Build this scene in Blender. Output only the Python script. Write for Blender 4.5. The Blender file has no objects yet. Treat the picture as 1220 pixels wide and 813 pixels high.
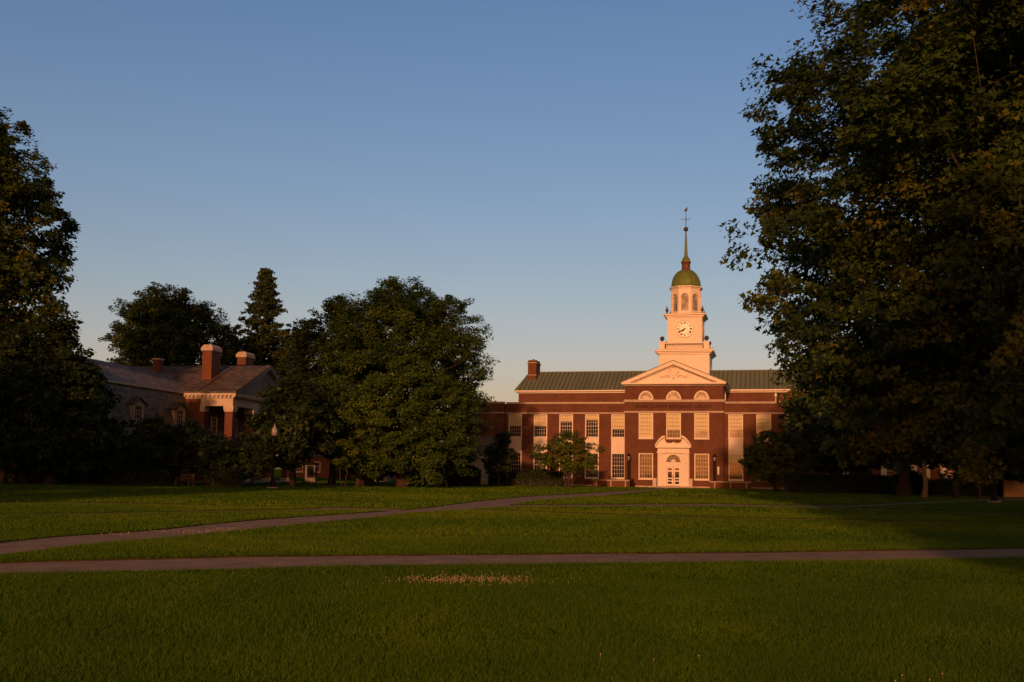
import bpy, bmesh, math, random
import numpy as np
from mathutils import Vector, Matrix
from mathutils.geometry import delaunay_2d_cdt

scene = bpy.context.scene
COL = scene.collection
R = math.radians
PI = math.pi

# ------------------------------------------------------------------ camera, sky, sun, exposure
cam_d = bpy.data.cameras.new('camera')
cam = bpy.data.objects.new('camera', cam_d)
COL.objects.link(cam)
cam.location = (0, 0, 1.6)
cam.rotation_euler = (Matrix.Rotation(PI / 2 + R(5.3), 3, 'X') @ Matrix.Rotation(0.0135, 3, 'Z')).to_euler()
cam_d.sensor_fit = 'HORIZONTAL'
cam_d.sensor_width = 36
cam_d.lens = 36 * 1250 / 1220
cam_d.shift_x = -0.0082
cam_d.shift_y = 0.0327
cam_d.clip_end = 6000
scene.camera = cam

SUN_AZ, SUN_EL = 9.5, 11.0         # the light travels 9.5 deg right of the view axis, 11 deg down
w = bpy.data.worlds.new('World')
scene.world = w
w.use_nodes = True
nt = w.node_tree
bg = nt.nodes['Background']
sky = nt.nodes.new('ShaderNodeTexSky')
sky.sky_type = 'NISHITA'
sky.sun_disc = False
sky.sun_elevation = R(9)
sky.sun_rotation = R(180 + SUN_AZ)
sky.altitude = 0
sky.air_density = 1.0
sky.dust_density = 2.0
sky.ozone_density = 1.5
# evening air: warm band low down, deeper blue higher up, orange glow on the sunward side
_tc = nt.nodes.new('ShaderNodeTexCoord')
_sp = nt.nodes.new('ShaderNodeSeparateXYZ'); nt.links.new(_tc.outputs['Generated'], _sp.inputs[0])


def _wramp(stops):
    r_ = nt.nodes.new('ShaderNodeValToRGB'); e_ = r_.color_ramp.elements
    while len(e_) < len(stops): e_.new(.5)
    for el_, (p_, c_) in zip(e_, stops):
        el_.position = p_; el_.color = (c_[0] * .4, c_[1] * .4, c_[2] * .4, 1)
    return r_


_anti = _wramp([(0, (2.45, 1.57, 1.38)), (.06, (2.35, 1.57, 1.45)), (.105, (2.14, 1.56, 1.53)), (.165, (1.87, 1.55, 1.57)), (.26, (1.61, 1.52, 1.69)), (.42, (1.35, 1.48, 1.81)), (.62, (.62, .50, .50)), (1, (.5, .38, .34))])
_sunw = _wramp([(0, (2.0, .85, .36)), (.3, (1.7, .8, .40)), (1, (.5, .38, .34))])
nt.links.new(_sp.outputs[2], _anti.inputs[0]); nt.links.new(_sp.outputs[2], _sunw.inputs[0])
_dot = nt.nodes.new('ShaderNodeVectorMath'); _dot.operation = 'DOT_PRODUCT'
nt.links.new(_tc.outputs['Generated'], _dot.inputs[0]); _dot.inputs[1].default_value = (-math.sin(R(SUN_AZ)), -math.cos(R(SUN_AZ)), 0)
_mr = nt.nodes.new('ShaderNodeMapRange'); _mr.inputs[1].default_value = -.35; _mr.inputs[2].default_value = .35
nt.links.new(_dot.outputs['Value'], _mr.inputs[0])
_mx = nt.nodes.new('ShaderNodeMix'); _mx.data_type = 'RGBA'
nt.links.new(_mr.outputs[0], _mx.inputs[0]); nt.links.new(_anti.outputs[0], _mx.inputs[6]); nt.links.new(_sunw.outputs[0], _mx.inputs[7])
_mu = nt.nodes.new('ShaderNodeMix'); _mu.data_type = 'RGBA'; _mu.blend_type = 'MULTIPLY'; _mu.inputs[0].default_value = 1
nt.links.new(sky.outputs[0], _mu.inputs[6]); nt.links.new(_mx.outputs[2], _mu.inputs[7])
nt.links.new(_mu.outputs[2], bg.inputs[0])
bg.inputs[1].default_value = 0.25

sd = bpy.data.lights.new('sun', 'SUN')
sun = bpy.data.objects.new('sun', sd)
COL.objects.link(sun)
L = Vector((math.sin(R(SUN_AZ)) * math.cos(R(SUN_EL)), math.cos(R(SUN_AZ)) * math.cos(R(SUN_EL)), -math.sin(R(SUN_EL))))
sun.rotation_euler = L.to_track_quat('-Z', 'Y').to_euler()
sun.location = (-30, -60, 60)
sd.energy = 4.1
sd.angle = R(0.9)
sd.color = (1.0, 0.375, 0.15)

scene.view_settings.view_transform = 'Standard'
scene.view_settings.look = 'None'
scene.view_settings.exposure = -0.43
scene.view_settings.gamma = 1.0
scene.render.engine = 'CYCLES'
scene.cycles.max_bounces = 5
scene.cycles.diffuse_bounces = 3
scene.cycles.transparent_max_bounces = 8

# ------------------------------------------------------------------ helpers
class MB:
    """collects faces and builds one mesh object"""
    def __init__(self):
        self.v, self.f, self.s = [], [], []

    def add(self, verts, faces, smooth=False):
        o = len(self.v)
        self.v += [tuple(p) for p in verts]
        self.f += [tuple(i + o for i in f) for f in faces]
        self.s += [smooth] * len(faces)

    def box(self, x0, x1, y0, y1, z0, z1):
        self.add([(x0, y0, z0), (x1, y0, z0), (x1, y1, z0), (x0, y1, z0), (x0, y0, z1), (x1, y0, z1), (x1, y1, z1), (x0, y1, z1)],
                 [(0, 3, 2, 1), (4, 5, 6, 7), (0, 1, 5, 4), (1, 2, 6, 5), (2, 3, 7, 6), (3, 0, 4, 7)])

    def prism(self, poly, y0, y1):
        """polygon of (x, z) pushed from y0 to y1"""
        n = len(poly)
        a = sum(poly[i][0] * poly[(i + 1) % n][1] - poly[(i + 1) % n][0] * poly[i][1] for i in range(n))
        if a < 0:
            poly = poly[::-1]
        vs = [(x, y0, z) for x, z in poly] + [(x, y1, z) for x, z in poly]
        fs = [tuple(range(n)), tuple(range(2 * n - 1, n - 1, -1))]
        fs += [(i, i + n, (i + 1) % n + n, (i + 1) % n) for i in range(n)]
        self.add(vs, fs)

    def prism_x(self, poly, x0, x1):
        """polygon of (y, z) pushed from x0 to x1"""
        n = len(poly)
        vs = [(x0, y, z) for y, z in poly] + [(x1, y, z) for y, z in poly]
        fs = [tuple(range(n)), tuple(range(2 * n - 1, n - 1, -1))]
        fs += [(i, i + n, (i + 1) % n + n, (i + 1) % n) for i in range(n)]
        self.add(vs, fs)

    def lathe(self, prof, cx, cy, n=16, smooth=True, a0=0.0):
        """prof: list of (r, z) from the bottom up"""
        vs, fs = [], []
        for r, z in prof:
            for k in range(n):
                a = a0 + 2 * PI * k / n
                vs.append((cx + r * math.cos(a), cy + r * math.sin(a), z))
        m = len(prof)
        for j in range(m - 1):
            for k in range(n):
                k2 = (k + 1) % n
                fs.append((j * n + k, j * n + k2, (j + 1) * n + k2, (j + 1) * n + k))
        self.add(vs, fs, smooth)
        self.add(vs[:n], [tuple(range(n - 1, -1, -1))])
        self.add(vs[-n:], [tuple(range(n))])

    def tube(self, pts, rads, n=6, smooth=True):
        vs, fs = [], []
        P = [Vector(p) for p in pts]
        for i, p in enumerate(P):
            d = (P[min(i + 1, len(P) - 1)] - P[max(i - 1, 0)]).normalized()
            ref = Vector((0, 0, 1)) if abs(d.z) < 0.9 else Vector((1, 0, 0))
            a = d.cross(ref).normalized()
            b = d.cross(a).normalized()
            for k in range(n):
                t = 2 * PI * k / n
                vs.append(tuple(p + (a * math.cos(t) + b * math.sin(t)) * rads[i]))
        for i in range(len(P) - 1):
            for k in range(n):
                k2 = (k + 1) % n
                fs.append((i * n + k, i * n + k2, (i + 1) * n + k2, (i + 1) * n + k))
        fs.append(tuple(range(n - 1, -1, -1)))
        fs.append(tuple((len(P) - 1) * n + k for k in range(n)))
        self.add(vs, fs, smooth)

    def sphere(self, c, r, n=14, m=8, sz=1.0):
        self.lathe([(max(r * math.sin(PI * j / m), 0.002), c[2] - sz * r * math.cos(PI * j / m)) for j in range(m + 1)], c[0], c[1], n)

    def wall(self, x0, x1, z0, z1, y, holes, depth=0.3):
        """front face in the plane y with rectangular holes and their reveals"""
        xs = sorted({x0, x1} | {h[0] for h in holes} | {h[1] for h in holes})
        zs = sorted({z0, z1} | {h[2] for h in holes} | {h[3] for h in holes})
        for i in range(len(xs) - 1):
            for j in range(len(zs) - 1):
                mx, mz = (xs[i] + xs[i + 1]) / 2, (zs[j] + zs[j + 1]) / 2
                if any(h[0] < mx < h[1] and h[2] < mz < h[3] for h in holes):
                    continue
                self.add([(xs[i], y, zs[j]), (xs[i + 1], y, zs[j]), (xs[i + 1], y, zs[j + 1]), (xs[i], y, zs[j + 1])], [(0, 1, 2, 3)])
        for a, b, c, d in holes:
            q = [(a, c), (b, c), (b, d), (a, d)]
            for k in range(4):
                p, r = q[k], q[(k + 1) % 4]
                self.add([(p[0], y, p[1]), (r[0], y, r[1]), (r[0], y + depth, r[1]), (p[0], y + depth, p[1])], [(0, 3, 2, 1)])

    def build(self, name, material, parent=None, M=None, fix=False):
        me = bpy.data.meshes.new(name)
        vs = self.v if M is None else [tuple(M @ Vector(p)) for p in self.v]
        me.from_pydata(vs, [], self.f)
        me.polygons.foreach_set('use_smooth', self.s)
        if fix:
            bm = bmesh.new(); bm.from_mesh(me)
            bmesh.ops.recalc_face_normals(bm, faces=bm.faces)
            bm.to_mesh(me); bm.free()
        me.materials.append(material)
        o = bpy.data.objects.new(name, me)
        COL.objects.link(o)
        o.parent = parent
        return o


def tag(o, label=None, cat=None, group=None, kind=None):
    for k, v in (('label', label), ('category', cat), ('group', group), ('kind', kind)):
        if v:
            o[k] = v
    return o


def empty(name, loc, rz, label, cat, group=None):
    o = bpy.data.objects.new(name, None)
    COL.objects.link(o)
    o.location = loc
    o.rotation_euler = (0, 0, rz)
    o.empty_display_size = 0.5
    return tag(o, label, cat, group)


def copy_thing(o, label, loc=None, rz=None, scale=None, parent=None):
    c = o.copy(); COL.objects.link(c); c.parent = parent
    if parent is None:
        c['label'] = label
        if loc is not None: c.location = loc
        if rz is not None: c.rotation_euler = (0, 0, rz)
        if scale is not None: c.scale = scale
    for ch in [x for x in bpy.data.objects if x.parent == o]:
        copy_thing(ch, None, parent=c)
    return c


def smooth01(x):
    x = np.clip(x, 0, 1)
    return x * x * (3 - 2 * x)


def ground_z(X, Y):
    """the lawn rises a little towards the left"""
    X, Y = np.asarray(X, float), np.asarray(Y, float)
    return 0.2 * smooth01((-8 - X) / 22) * smooth01((Y - 35) / 45)


def gz(X, Y):
    return float(ground_z(X, Y))

# ------------------------------------------------------------------ materials
def new_mat(name):
    m = bpy.data.materials.new(name)
    m.use_nodes = True
    n = m.node_tree.nodes
    return m, n, m.node_tree.links, n['Principled BSDF']


def N(nodes, kind, **kw):
    n = nodes.new(kind)
    for k, v in kw.items():
        if hasattr(n, k):
            setattr(n, k, v)
        else:
            n.inputs[k].default_value = v
    return n


def ramp(nodes, stops):
    r = nodes.new('ShaderNodeValToRGB')
    e = r.color_ramp.elements
    while len(e) < len(stops):
        e.new(0.5)
    for el, (p, c) in zip(e, stops):
        el.position = p
        el.color = (*c, 1)
    return r


def mat_noise(name, c0, c1, scale=3.0, rough=0.6, detail=5, bump=0.0, bscale=None, spec=0.3, metal=0.0, stretch=None):
    m, n, l, b = new_mat(name)
    tc = n.new('ShaderNodeTexCoord')
    t = N(n, 'ShaderNodeTexNoise', Scale=scale, Detail=detail, Roughness=0.6)
    src = tc.outputs['Object']
    if stretch:
        mp = n.new('ShaderNodeMapping'); mp.inputs['Scale'].default_value = stretch
        l.new(src, mp.inputs[0]); src = mp.outputs[0]
    l.new(src, t.inputs['Vector'])
    r = ramp(n, [(0.3, c0), (0.72, c1)])
    l.new(t.outputs[0], r.inputs[0])
    l.new(r.outputs[0], b.inputs['Base Color'])
    b.inputs['Roughness'].default_value = rough
    b.inputs['Specular IOR Level'].default_value = spec
    b.inputs['Metallic'].default_value = metal
    if bump:
        t2 = N(n, 'ShaderNodeTexNoise', Scale=bscale or scale * 6, Detail=3)
        l.new(tc.outputs['Object'], t2.inputs['Vector'])
        bp = N(n, 'ShaderNodeBump', Strength=bump, Distance=0.03)
        l.new(t2.outputs[0], bp.inputs['Height'])
        l.new(bp.outputs[0], b.inputs['Normal'])
    return m


def mat_brick(name, c1, c2, mortar, bw=0.22, bh=0.075):
    m, n, l, b = new_mat(name)
    tc = n.new('ShaderNodeTexCoord')
    sp = n.new('ShaderNodeSeparateXYZ'); l.new(tc.outputs['Object'], sp.inputs[0])
    ad = N(n, 'ShaderNodeMath', operation='ADD'); l.new(sp.outputs[0], ad.inputs[0]); l.new(sp.outputs[1], ad.inputs[1])
    cb = n.new('ShaderNodeCombineXYZ'); l.new(ad.outputs[0], cb.inputs[0]); l.new(sp.outputs[2], cb.inputs[1])
    br = n.new('ShaderNodeTexBrick')
    br.inputs['Color1'].default_value = (*c1, 1); br.inputs['Color2'].default_value = (*c2, 1); br.inputs['Mortar'].default_value = (*mortar, 1)
    br.inputs['Scale'].default_value = 1; br.inputs['Mortar Size'].default_value = 0.008
    br.inputs['Brick Width'].default_value = bw; br.inputs['Row Height'].default_value = bh
    l.new(cb.outputs[0], br.inputs['Vector'])
    t = N(n, 'ShaderNodeTexNoise', Scale=0.55, Detail=6, Roughness=0.65); l.new(tc.outputs['Object'], t.inputs['Vector'])
    r = ramp(n, [(0.25, (0.66, 0.66, 0.68)), (0.75, (1.2, 1.16, 1.12))]); l.new(t.outputs[0], r.inputs[0])
    mx = N(n, 'ShaderNodeMix', data_type='RGBA', blend_type='MULTIPLY'); mx.inputs[0].default_value = 1
    l.new(br.outputs[0], mx.inputs[6]); l.new(r.outputs[0], mx.inputs[7]); l.new(mx.outputs[2], b.inputs['Base Color'])
    b.inputs['Roughness'].default_value = 0.85
    b.inputs['Specular IOR Level'].default_value = 0.2
    bp = N(n, 'ShaderNodeBump', Strength=0.4, Distance=0.01); l.new(br.outputs['Fac'], bp.inputs['Height']); bp.invert = True
    l.new(bp.outputs[0], b.inputs['Normal'])
    return m


def mat_leaf(name, dark, mid, light, trans=0.33, rough=0.5):
    m, n, l, b = new_mat(name)
    at = n.new('ShaderNodeAttribute'); at.attribute_name = 'tint'
    r = ramp(n, [(0.0, dark), (0.55, mid), (1.0, light)])
    l.new(at.outputs['Fac'], r.inputs[0])
    l.new(r.outputs[0], b.inputs['Base Color'])
    b.inputs['Roughness'].default_value = rough
    b.inputs['Specular IOR Level'].default_value = 0.25
    tr = n.new('ShaderNodeBsdfTranslucent'); l.new(r.outputs[0], tr.inputs[0])
    mx = n.new('ShaderNodeMixShader'); mx.inputs[0].default_value = trans
    l.new(b.outputs[0], mx.inputs[1]); l.new(tr.outputs[0], mx.inputs[2])
    l.new(mx.outputs[0], n['Material Output'].inputs[0])
    return m


def mat_slate(name, c0, c1, row=0.22, width=0.35):
    m, n, l, b = new_mat(name)
    tc = n.new('ShaderNodeTexCoord')
    sp = n.new('ShaderNodeSeparateXYZ'); l.new(tc.outputs['Object'], sp.inputs[0])
    ad = N(n, 'ShaderNodeMath', operation='ADD'); l.new(sp.outputs[0], ad.inputs[0]); l.new(sp.outputs[1], ad.inputs[1])
    ml = N(n, 'ShaderNodeMath', operation='MULTIPLY'); ml.inputs[1].default_value = 2.2; l.new(sp.outputs[2], ml.inputs[0])
    cb = n.new('ShaderNodeCombineXYZ'); l.new(ad.outputs[0], cb.inputs[0]); l.new(ml.outputs[0], cb.inputs[1])
    br = n.new('ShaderNodeTexBrick')
    br.inputs['Color1'].default_value = (*c0, 1); br.inputs['Color2'].default_value = (*c1, 1)
    br.inputs['Mortar'].default_value = (c0[0] * .45, c0[1] * .45, c0[2] * .45, 1)
    br.inputs['Scale'].default_value = 1; br.inputs['Mortar Size'].default_value = 0.02
    br.inputs['Brick Width'].default_value = width; br.inputs['Row Height'].default_value = row
    l.new(cb.outputs[0], br.inputs['Vector'])
    mp = n.new('ShaderNodeMapping'); mp.inputs['Scale'].default_value = (0.8, 0.8, 3.0); l.new(tc.outputs['Object'], mp.inputs[0])
    t = N(n, 'ShaderNodeTexNoise', Scale=1.3, Detail=5, Roughness=0.7); l.new(mp.outputs[0], t.inputs['Vector'])
    r = ramp(n, [(0.3, (0.5, 0.5, 0.55)), (0.7, (1.35, 1.25, 1.2))]); l.new(t.outputs[0], r.inputs[0])
    mx = N(n, 'ShaderNodeMix', data_type='RGBA', blend_type='MULTIPLY'); mx.inputs[0].default_value = 1
    l.new(br.outputs[0], mx.inputs[6]); l.new(r.outputs[0], mx.inputs[7]); l.new(mx.outputs[2], b.inputs['Base Color'])
    b.inputs['Roughness'].default_value = 0.6
    bp = N(n, 'ShaderNodeBump', Strength=0.5, Distance=0.02); l.new(br.outputs['Fac'], bp.inputs['Height']); bp.invert = True
    l.new(bp.outputs[0], b.inputs['Normal'])
    return m


def mat_glass(name, c=(0.012, 0.014, 0.018)):
    m, n, l, b = new_mat(name)
    tc = n.new('ShaderNodeTexCoord')
    t = N(n, 'ShaderNodeTexNoise', Scale=1.4, Detail=2); l.new(tc.outputs['Object'], t.inputs['Vector'])
    r = ramp(n, [(0.35, c), (0.8, tuple(x * 3 for x in c))]); l.new(t.outputs[0], r.inputs[0])
    l.new(r.outputs[0], b.inputs['Base Color'])
    bp = N(n, 'ShaderNodeBump', Strength=0.02, Distance=0.02); l.new(t.outputs[0], bp.inputs['Height']); l.new(bp.outputs[0], b.inputs['Normal'])
    b.inputs['Roughness'].default_value = 0.03
    b.inputs['Specular IOR Level'].default_value = 0.4
    return m


M = dict(
    brick=mat_brick('red_brick', (0.152, 0.060, 0.036), (0.104, 0.044, 0.028), (0.18, 0.115, 0.08)),
    brick2=mat_brick('old_brick', (0.17, 0.060, 0.034), (0.125, 0.045, 0.027), (0.19, 0.125, 0.09)),
    white=mat_noise('white_paint', (0.66, 0.64, 0.60), (0.74, 0.72, 0.68), 1.2, 0.5),
    cream=mat_noise('cream_trim', (0.46, 0.42, 0.36), (0.56, 0.52, 0.46), 1.5, 0.55),
    clockwhite=mat_noise('clock_enamel', (0.84, 0.85, 0.86), (0.88, 0.89, 0.90), 2, 0.35),
    muntin=mat_noise('shadowed_bar_paint', (0.42, 0.385, 0.345), (0.50, 0.465, 0.42), 2, 0.5),  # same white paint, darkened to carry the shadow lines of the bars
    stone=mat_noise('limestone', (0.36, 0.31, 0.27), (0.50, 0.44, 0.39), 2.5, 0.8, bump=0.2),
    relief=mat_noise('carved_relief', (0.56, 0.52, 0.47), (0.66, 0.62, 0.57), 3, 0.7),
    greenroof=mat_noise('green_metal_roof', (0.115, 0.165, 0.13), (0.17, 0.225, 0.185), 0.5, 0.55, stretch=(1, 0.15, 0.15)),
    seam=mat_noise('dark_seam', (0.035, 0.045, 0.03), (0.06, 0.07, 0.05), 2, 0.6),  # seams coloured darker than the roof sheets
    copper=mat_noise('weathered_copper', (0.085, 0.15, 0.035), (0.14, 0.21, 0.065), 1.6, 0.5, stretch=(1.5, 1.5, 0.5)),
    brown=mat_noise('brown_copper', (0.10, 0.05, 0.03), (0.16, 0.08, 0.05), 3, 0.5),
    bronze=mat_noise('dark_bronze', (0.035, 0.028, 0.022), (0.07, 0.055, 0.04), 4, 0.45),
    black=mat_noise('black_iron', (0.010, 0.010, 0.011), (0.022, 0.021, 0.020), 5, 0.65, spec=0.08),
    glass=mat_glass('window_glass'),
    glass_pale=mat_glass('lantern_glass', (0.16, 0.16, 0.16)),
    glass_warm=mat_glass('curtained_glass', (0.06, 0.048, 0.028)),
    blind=mat_noise('roller_blind', (0.60, 0.60, 0.40), (0.68, 0.67, 0.47), 2, 0.8, stretch=(1, 1, 6)),
    slate=mat_slate('grey_slate', (0.115, 0.105, 0.085), (0.31, 0.28, 0.225), .26, .55),
    slate_warm=mat_slate('brown_slate', (0.068, 0.062, 0.050), (0.17, 0.15, 0.118), .26, .55),
    shaded_trim=mat_noise('shaded_trim', (0.17, 0.16, 0.145), (0.23, 0.215, 0.195), 1.5, 0.6),  # pale trim with shade put into its colour: house gable, kiosk board
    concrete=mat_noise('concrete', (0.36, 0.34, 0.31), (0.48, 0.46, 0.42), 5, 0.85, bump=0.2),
    bark=mat_noise('bark', (0.032, 0.025, 0.019), (0.072, 0.056, 0.044), 2.5, 0.9, bump=0.8, bscale=9, stretch=(4, 4, 0.8)),
    bark_pale=mat_noise('pale_bark', (0.16, 0.12, 0.085), (0.26, 0.20, 0.14), 3, 0.9, bump=0.6, bscale=9, stretch=(4, 4, 1)),
    wood=mat_noise('bench_wood', (0.085, 0.055, 0.035), (0.14, 0.09, 0.06), 4, 0.7, stretch=(1, 8, 8)),
    tan=mat_noise('tan_boards', (0.36, 0.25, 0.14), (0.46, 0.33, 0.20), 2, 0.8, stretch=(6, 6, 1)),
    globe=mat_noise('frosted_glass', (0.24, 0.25, 0.27), (0.32, 0.33, 0.35), 2, 0.25),
    petal=mat_noise('clover_heads', (0.34, 0.27, 0.19), (0.55, 0.47, 0.36), 30, 0.8),
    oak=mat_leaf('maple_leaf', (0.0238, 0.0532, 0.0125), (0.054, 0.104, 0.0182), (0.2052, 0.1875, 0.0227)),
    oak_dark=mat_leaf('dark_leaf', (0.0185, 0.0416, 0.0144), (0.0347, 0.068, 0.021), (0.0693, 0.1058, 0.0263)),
    olive=mat_leaf('olive_leaf', (0.0278, 0.0664, 0.0117), (0.0608, 0.1239, 0.0168), (0.1216, 0.1844, 0.0208)),
    needle=mat_leaf('needles', (0.018, 0.0391, 0.0154), (0.036, 0.0667, 0.0242), (0.065, 0.0978, 0.0352), 0.1),
    hedge=mat_leaf('hedge_leaf', (0.010, 0.022, 0.007), (0.020, 0.038, 0.010), (0.04, 0.058, 0.013), 0.15),
    fresh=mat_leaf('ornamental_leaf', (0.045, 0.0906, 0.011), (0.099, 0.1562, 0.0165), (0.18, 0.2344, 0.0303)),
    blade=mat_leaf('grass_blade', (0.0372, 0.1056, 0.0024), (0.0696, 0.1632, 0.0036), (0.126, 0.216, 0.006), 0.3, 0.6),
)


def mat_lawn():
    m, n, l, b = new_mat('lawn_turf')
    tc = n.new('ShaderNodeTexCoord')
    a = N(n, 'ShaderNodeTexNoise', Scale=0.12, Detail=4, Roughness=0.6); l.new(tc.outputs['Object'], a.inputs['Vector'])
    c = N(n, 'ShaderNodeTexNoise', Scale=2.6, Detail=6, Roughness=0.75); l.new(tc.outputs['Object'], c.inputs['Vector'])
    r1 = ramp(n, [(0.3, (0.034, 0.096, 0.002)), (0.7, (0.068, 0.15, 0.004))]); l.new(a.outputs[0], r1.inputs[0])
    r2 = ramp(n, [(0.3, (0.55, 0.55, 0.55)), (0.7, (1.3, 1.25, 1.1))]); l.new(c.outputs[0], r2.inputs[0])
    mx = N(n, 'ShaderNodeMix', data_type='RGBA', blend_type='MULTIPLY'); mx.inputs[0].default_value = 1
    l.new(r1.outputs[0], mx.inputs[6]); l.new(r2.outputs[0], mx.inputs[7]); l.new(mx.outputs[2], b.inputs['Base Color'])
    b.inputs['Roughness'].default_value = 0.95
    b.inputs['Specular IOR Level'].default_value = 0.0
    t = N(n, 'ShaderNodeTexNoise', Scale=14, Detail=4); l.new(tc.outputs['Object'], t.inputs['Vector'])
    bp = N(n, 'ShaderNodeBump', Strength=1.0, Distance=0.06); l.new(t.outputs[0], bp.inputs['Height']); l.new(bp.outputs[0], b.inputs['Normal'])
    return m


M['lawn'] = mat_lawn()
M['earth'] = mat_noise('bare_earth', (0.018, 0.014, 0.008), (0.055, 0.035, 0.016), 2.0, 0.95, detail=8)
M['path'] = mat_noise('path_asphalt', (0.18, 0.155, 0.122), (0.33, 0.28, 0.215), 1.6, 0.9, detail=8, bump=0.5, bscale=40)
M['paving'] = mat_brick('brick_paving', (0.16, 0.085, 0.06), (0.12, 0.07, 0.05), (0.16, 0.12, 0.1), 0.2, 0.1)

# ------------------------------------------------------------------ ground: lawn sheet with the paths let into it
LIB_O = Vector((18.33, 125.0, 0.0)); LIB_A = R(13.5)
LU = Vector((math.cos(LIB_A), -math.sin(LIB_A), 0)); LN = Vector((math.sin(LIB_A), math.cos(LIB_A), 0))


def lib(u, v, z=0.0):
    return LIB_O + LU * u + LN * v + Vector((0, 0, z))


PATHS = {
    'near': ([(-40, 8), (-9.4, 17.09), (-8.55, 17.54), (-7.07, 18.36), (-4.8, 19.47), (-3.41, 19.89), (-0.12, 20.78), (3.14, 21.68), (5.25, 22.28), (9.06, 23.7), (11.81, 24.74), (14.67, 25.99), (40, 36)],
             [(-40, 4.5), (-8.41, 15.31), (-7.65, 15.73), (-6.03, 16.35), (-4.2, 17.05), (-3.04, 17.75), (-0.1, 18.53), (2.8, 19.36), (4.66, 19.8), (7.95, 20.81), (10.3, 21.6), (12.65, 22.43), (41, 32)]),
    'diag': ([(-12.5, 17.6), (-11.01, 19.69), (-10.79, 22.1), (-10.53, 24.13), (-9.51, 26.49), (-8.96, 29.17), (-8.36, 32.67), (-6.55, 37.92), (-5.45, 40.96), (-4.25, 44.7), (-2.4, 56.04), (-0.26, 66.22), (1.44, 72.64), (5.02, 82.07), (10.9, 100.86), (16.6, 122)],
             [(-11.0, 15.6), (-9.53, 17.07), (-9.27, 19.0), (-8.92, 21.19), (-8.84, 21.95), (-8.01, 24.07), (-7.49, 26.6), (-6.97, 28.42), (-6.33, 31.12), (-5.69, 33.0), (-4.54, 37.7), (-4.15, 40.32), (-2.15, 44.5), (-0.71, 49.7), (0.86, 59.79), (2.28, 65.07), (5.69, 73.89), (7.96, 82.09), (12.42, 100.21), (18.6, 121.5)]),
    'right': ([(-1.12, 50.53), (3.49, 53.58), (8.17, 56.49), (10.96, 58.17), (13.64, 56.83), (18.33, 58.4), (24.08, 66.3), (32.74, 77.71), (41.62, 86.96), (58.5, 103.3)],
              [(-1.06, 47.9), (3.3, 50.63), (7.68, 53.09), (10.2, 54.14), (12.92, 53.82), (17.47, 55.67), (22.6, 62.23), (30.51, 72.43), (37.88, 79.14), (51.88, 91.62)]),
    'hid': ([(-2.42, 44.9), (5.83, 40.33), (11.93, 39.31), (18.08, 37.83), (40, 28.5)], [(-2.33, 43.7), (5.7, 39.3), (11.6, 38.3), (17.6, 36.8), (39.3, 27.5)]),
    'hid2': ([(13.31, 56.41), (23.02, 48.14), (45, 31)], [(12.9, 54.8), (22.4, 46.8), (44.1, 29.7)]),
    'left': ([(-40, 12), (-18.42, 32.83), (-16.82, 34.34), (-9.53, 41.41), (-7.71, 44.57), (-4.81, 43.98)], [(-39, 11.2), (-17.9, 31.95), (-16.4, 33.5), (-9.3, 40.5), (-7.3, 42.3), (-4.6, 42.0)]),
    'left2': ([(-60, 41), (-25.37, 45.13), (-22.33, 45.5), (-17.72, 46.2), (-10.26, 44.89), (-6.94, 44.16)], [(-60, 39.8), (-24.8, 43.9), (-21.7, 44.2), (-17.3, 45.3), (-10.1, 44.1), (-6.8, 43.4)]),
}
PATH_POLYS = [a + b[::-1] for a, b in PATHS.values()]
_p = [lib(-11, -3.2), lib(4.2, -3.2), lib(4.2, 0.4), lib(-11, 0.4)]
PATH_POLYS.append([(p.x, p.y) for p in _p])


def in_poly(px, py, poly):
    px, py = np.asarray(px), np.asarray(py)
    c = np.zeros(px.shape, bool)
    n = len(poly)
    for i in range(n):
        x0, y0 = poly[i]; x1, y1 = poly[(i + 1) % n]
        if y0 == y1:
            continue
        k = (y0 > py) != (y1 > py)
        c ^= k & (px < (x1 - x0) * (py - y0) / (y1 - y0) + x0)
    return c


def on_path(px, py):
    c = np.zeros(np.shape(px), bool)
    for p in PATH_POLYS:
        c |= in_poly(px, py, p)
    return c


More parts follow.
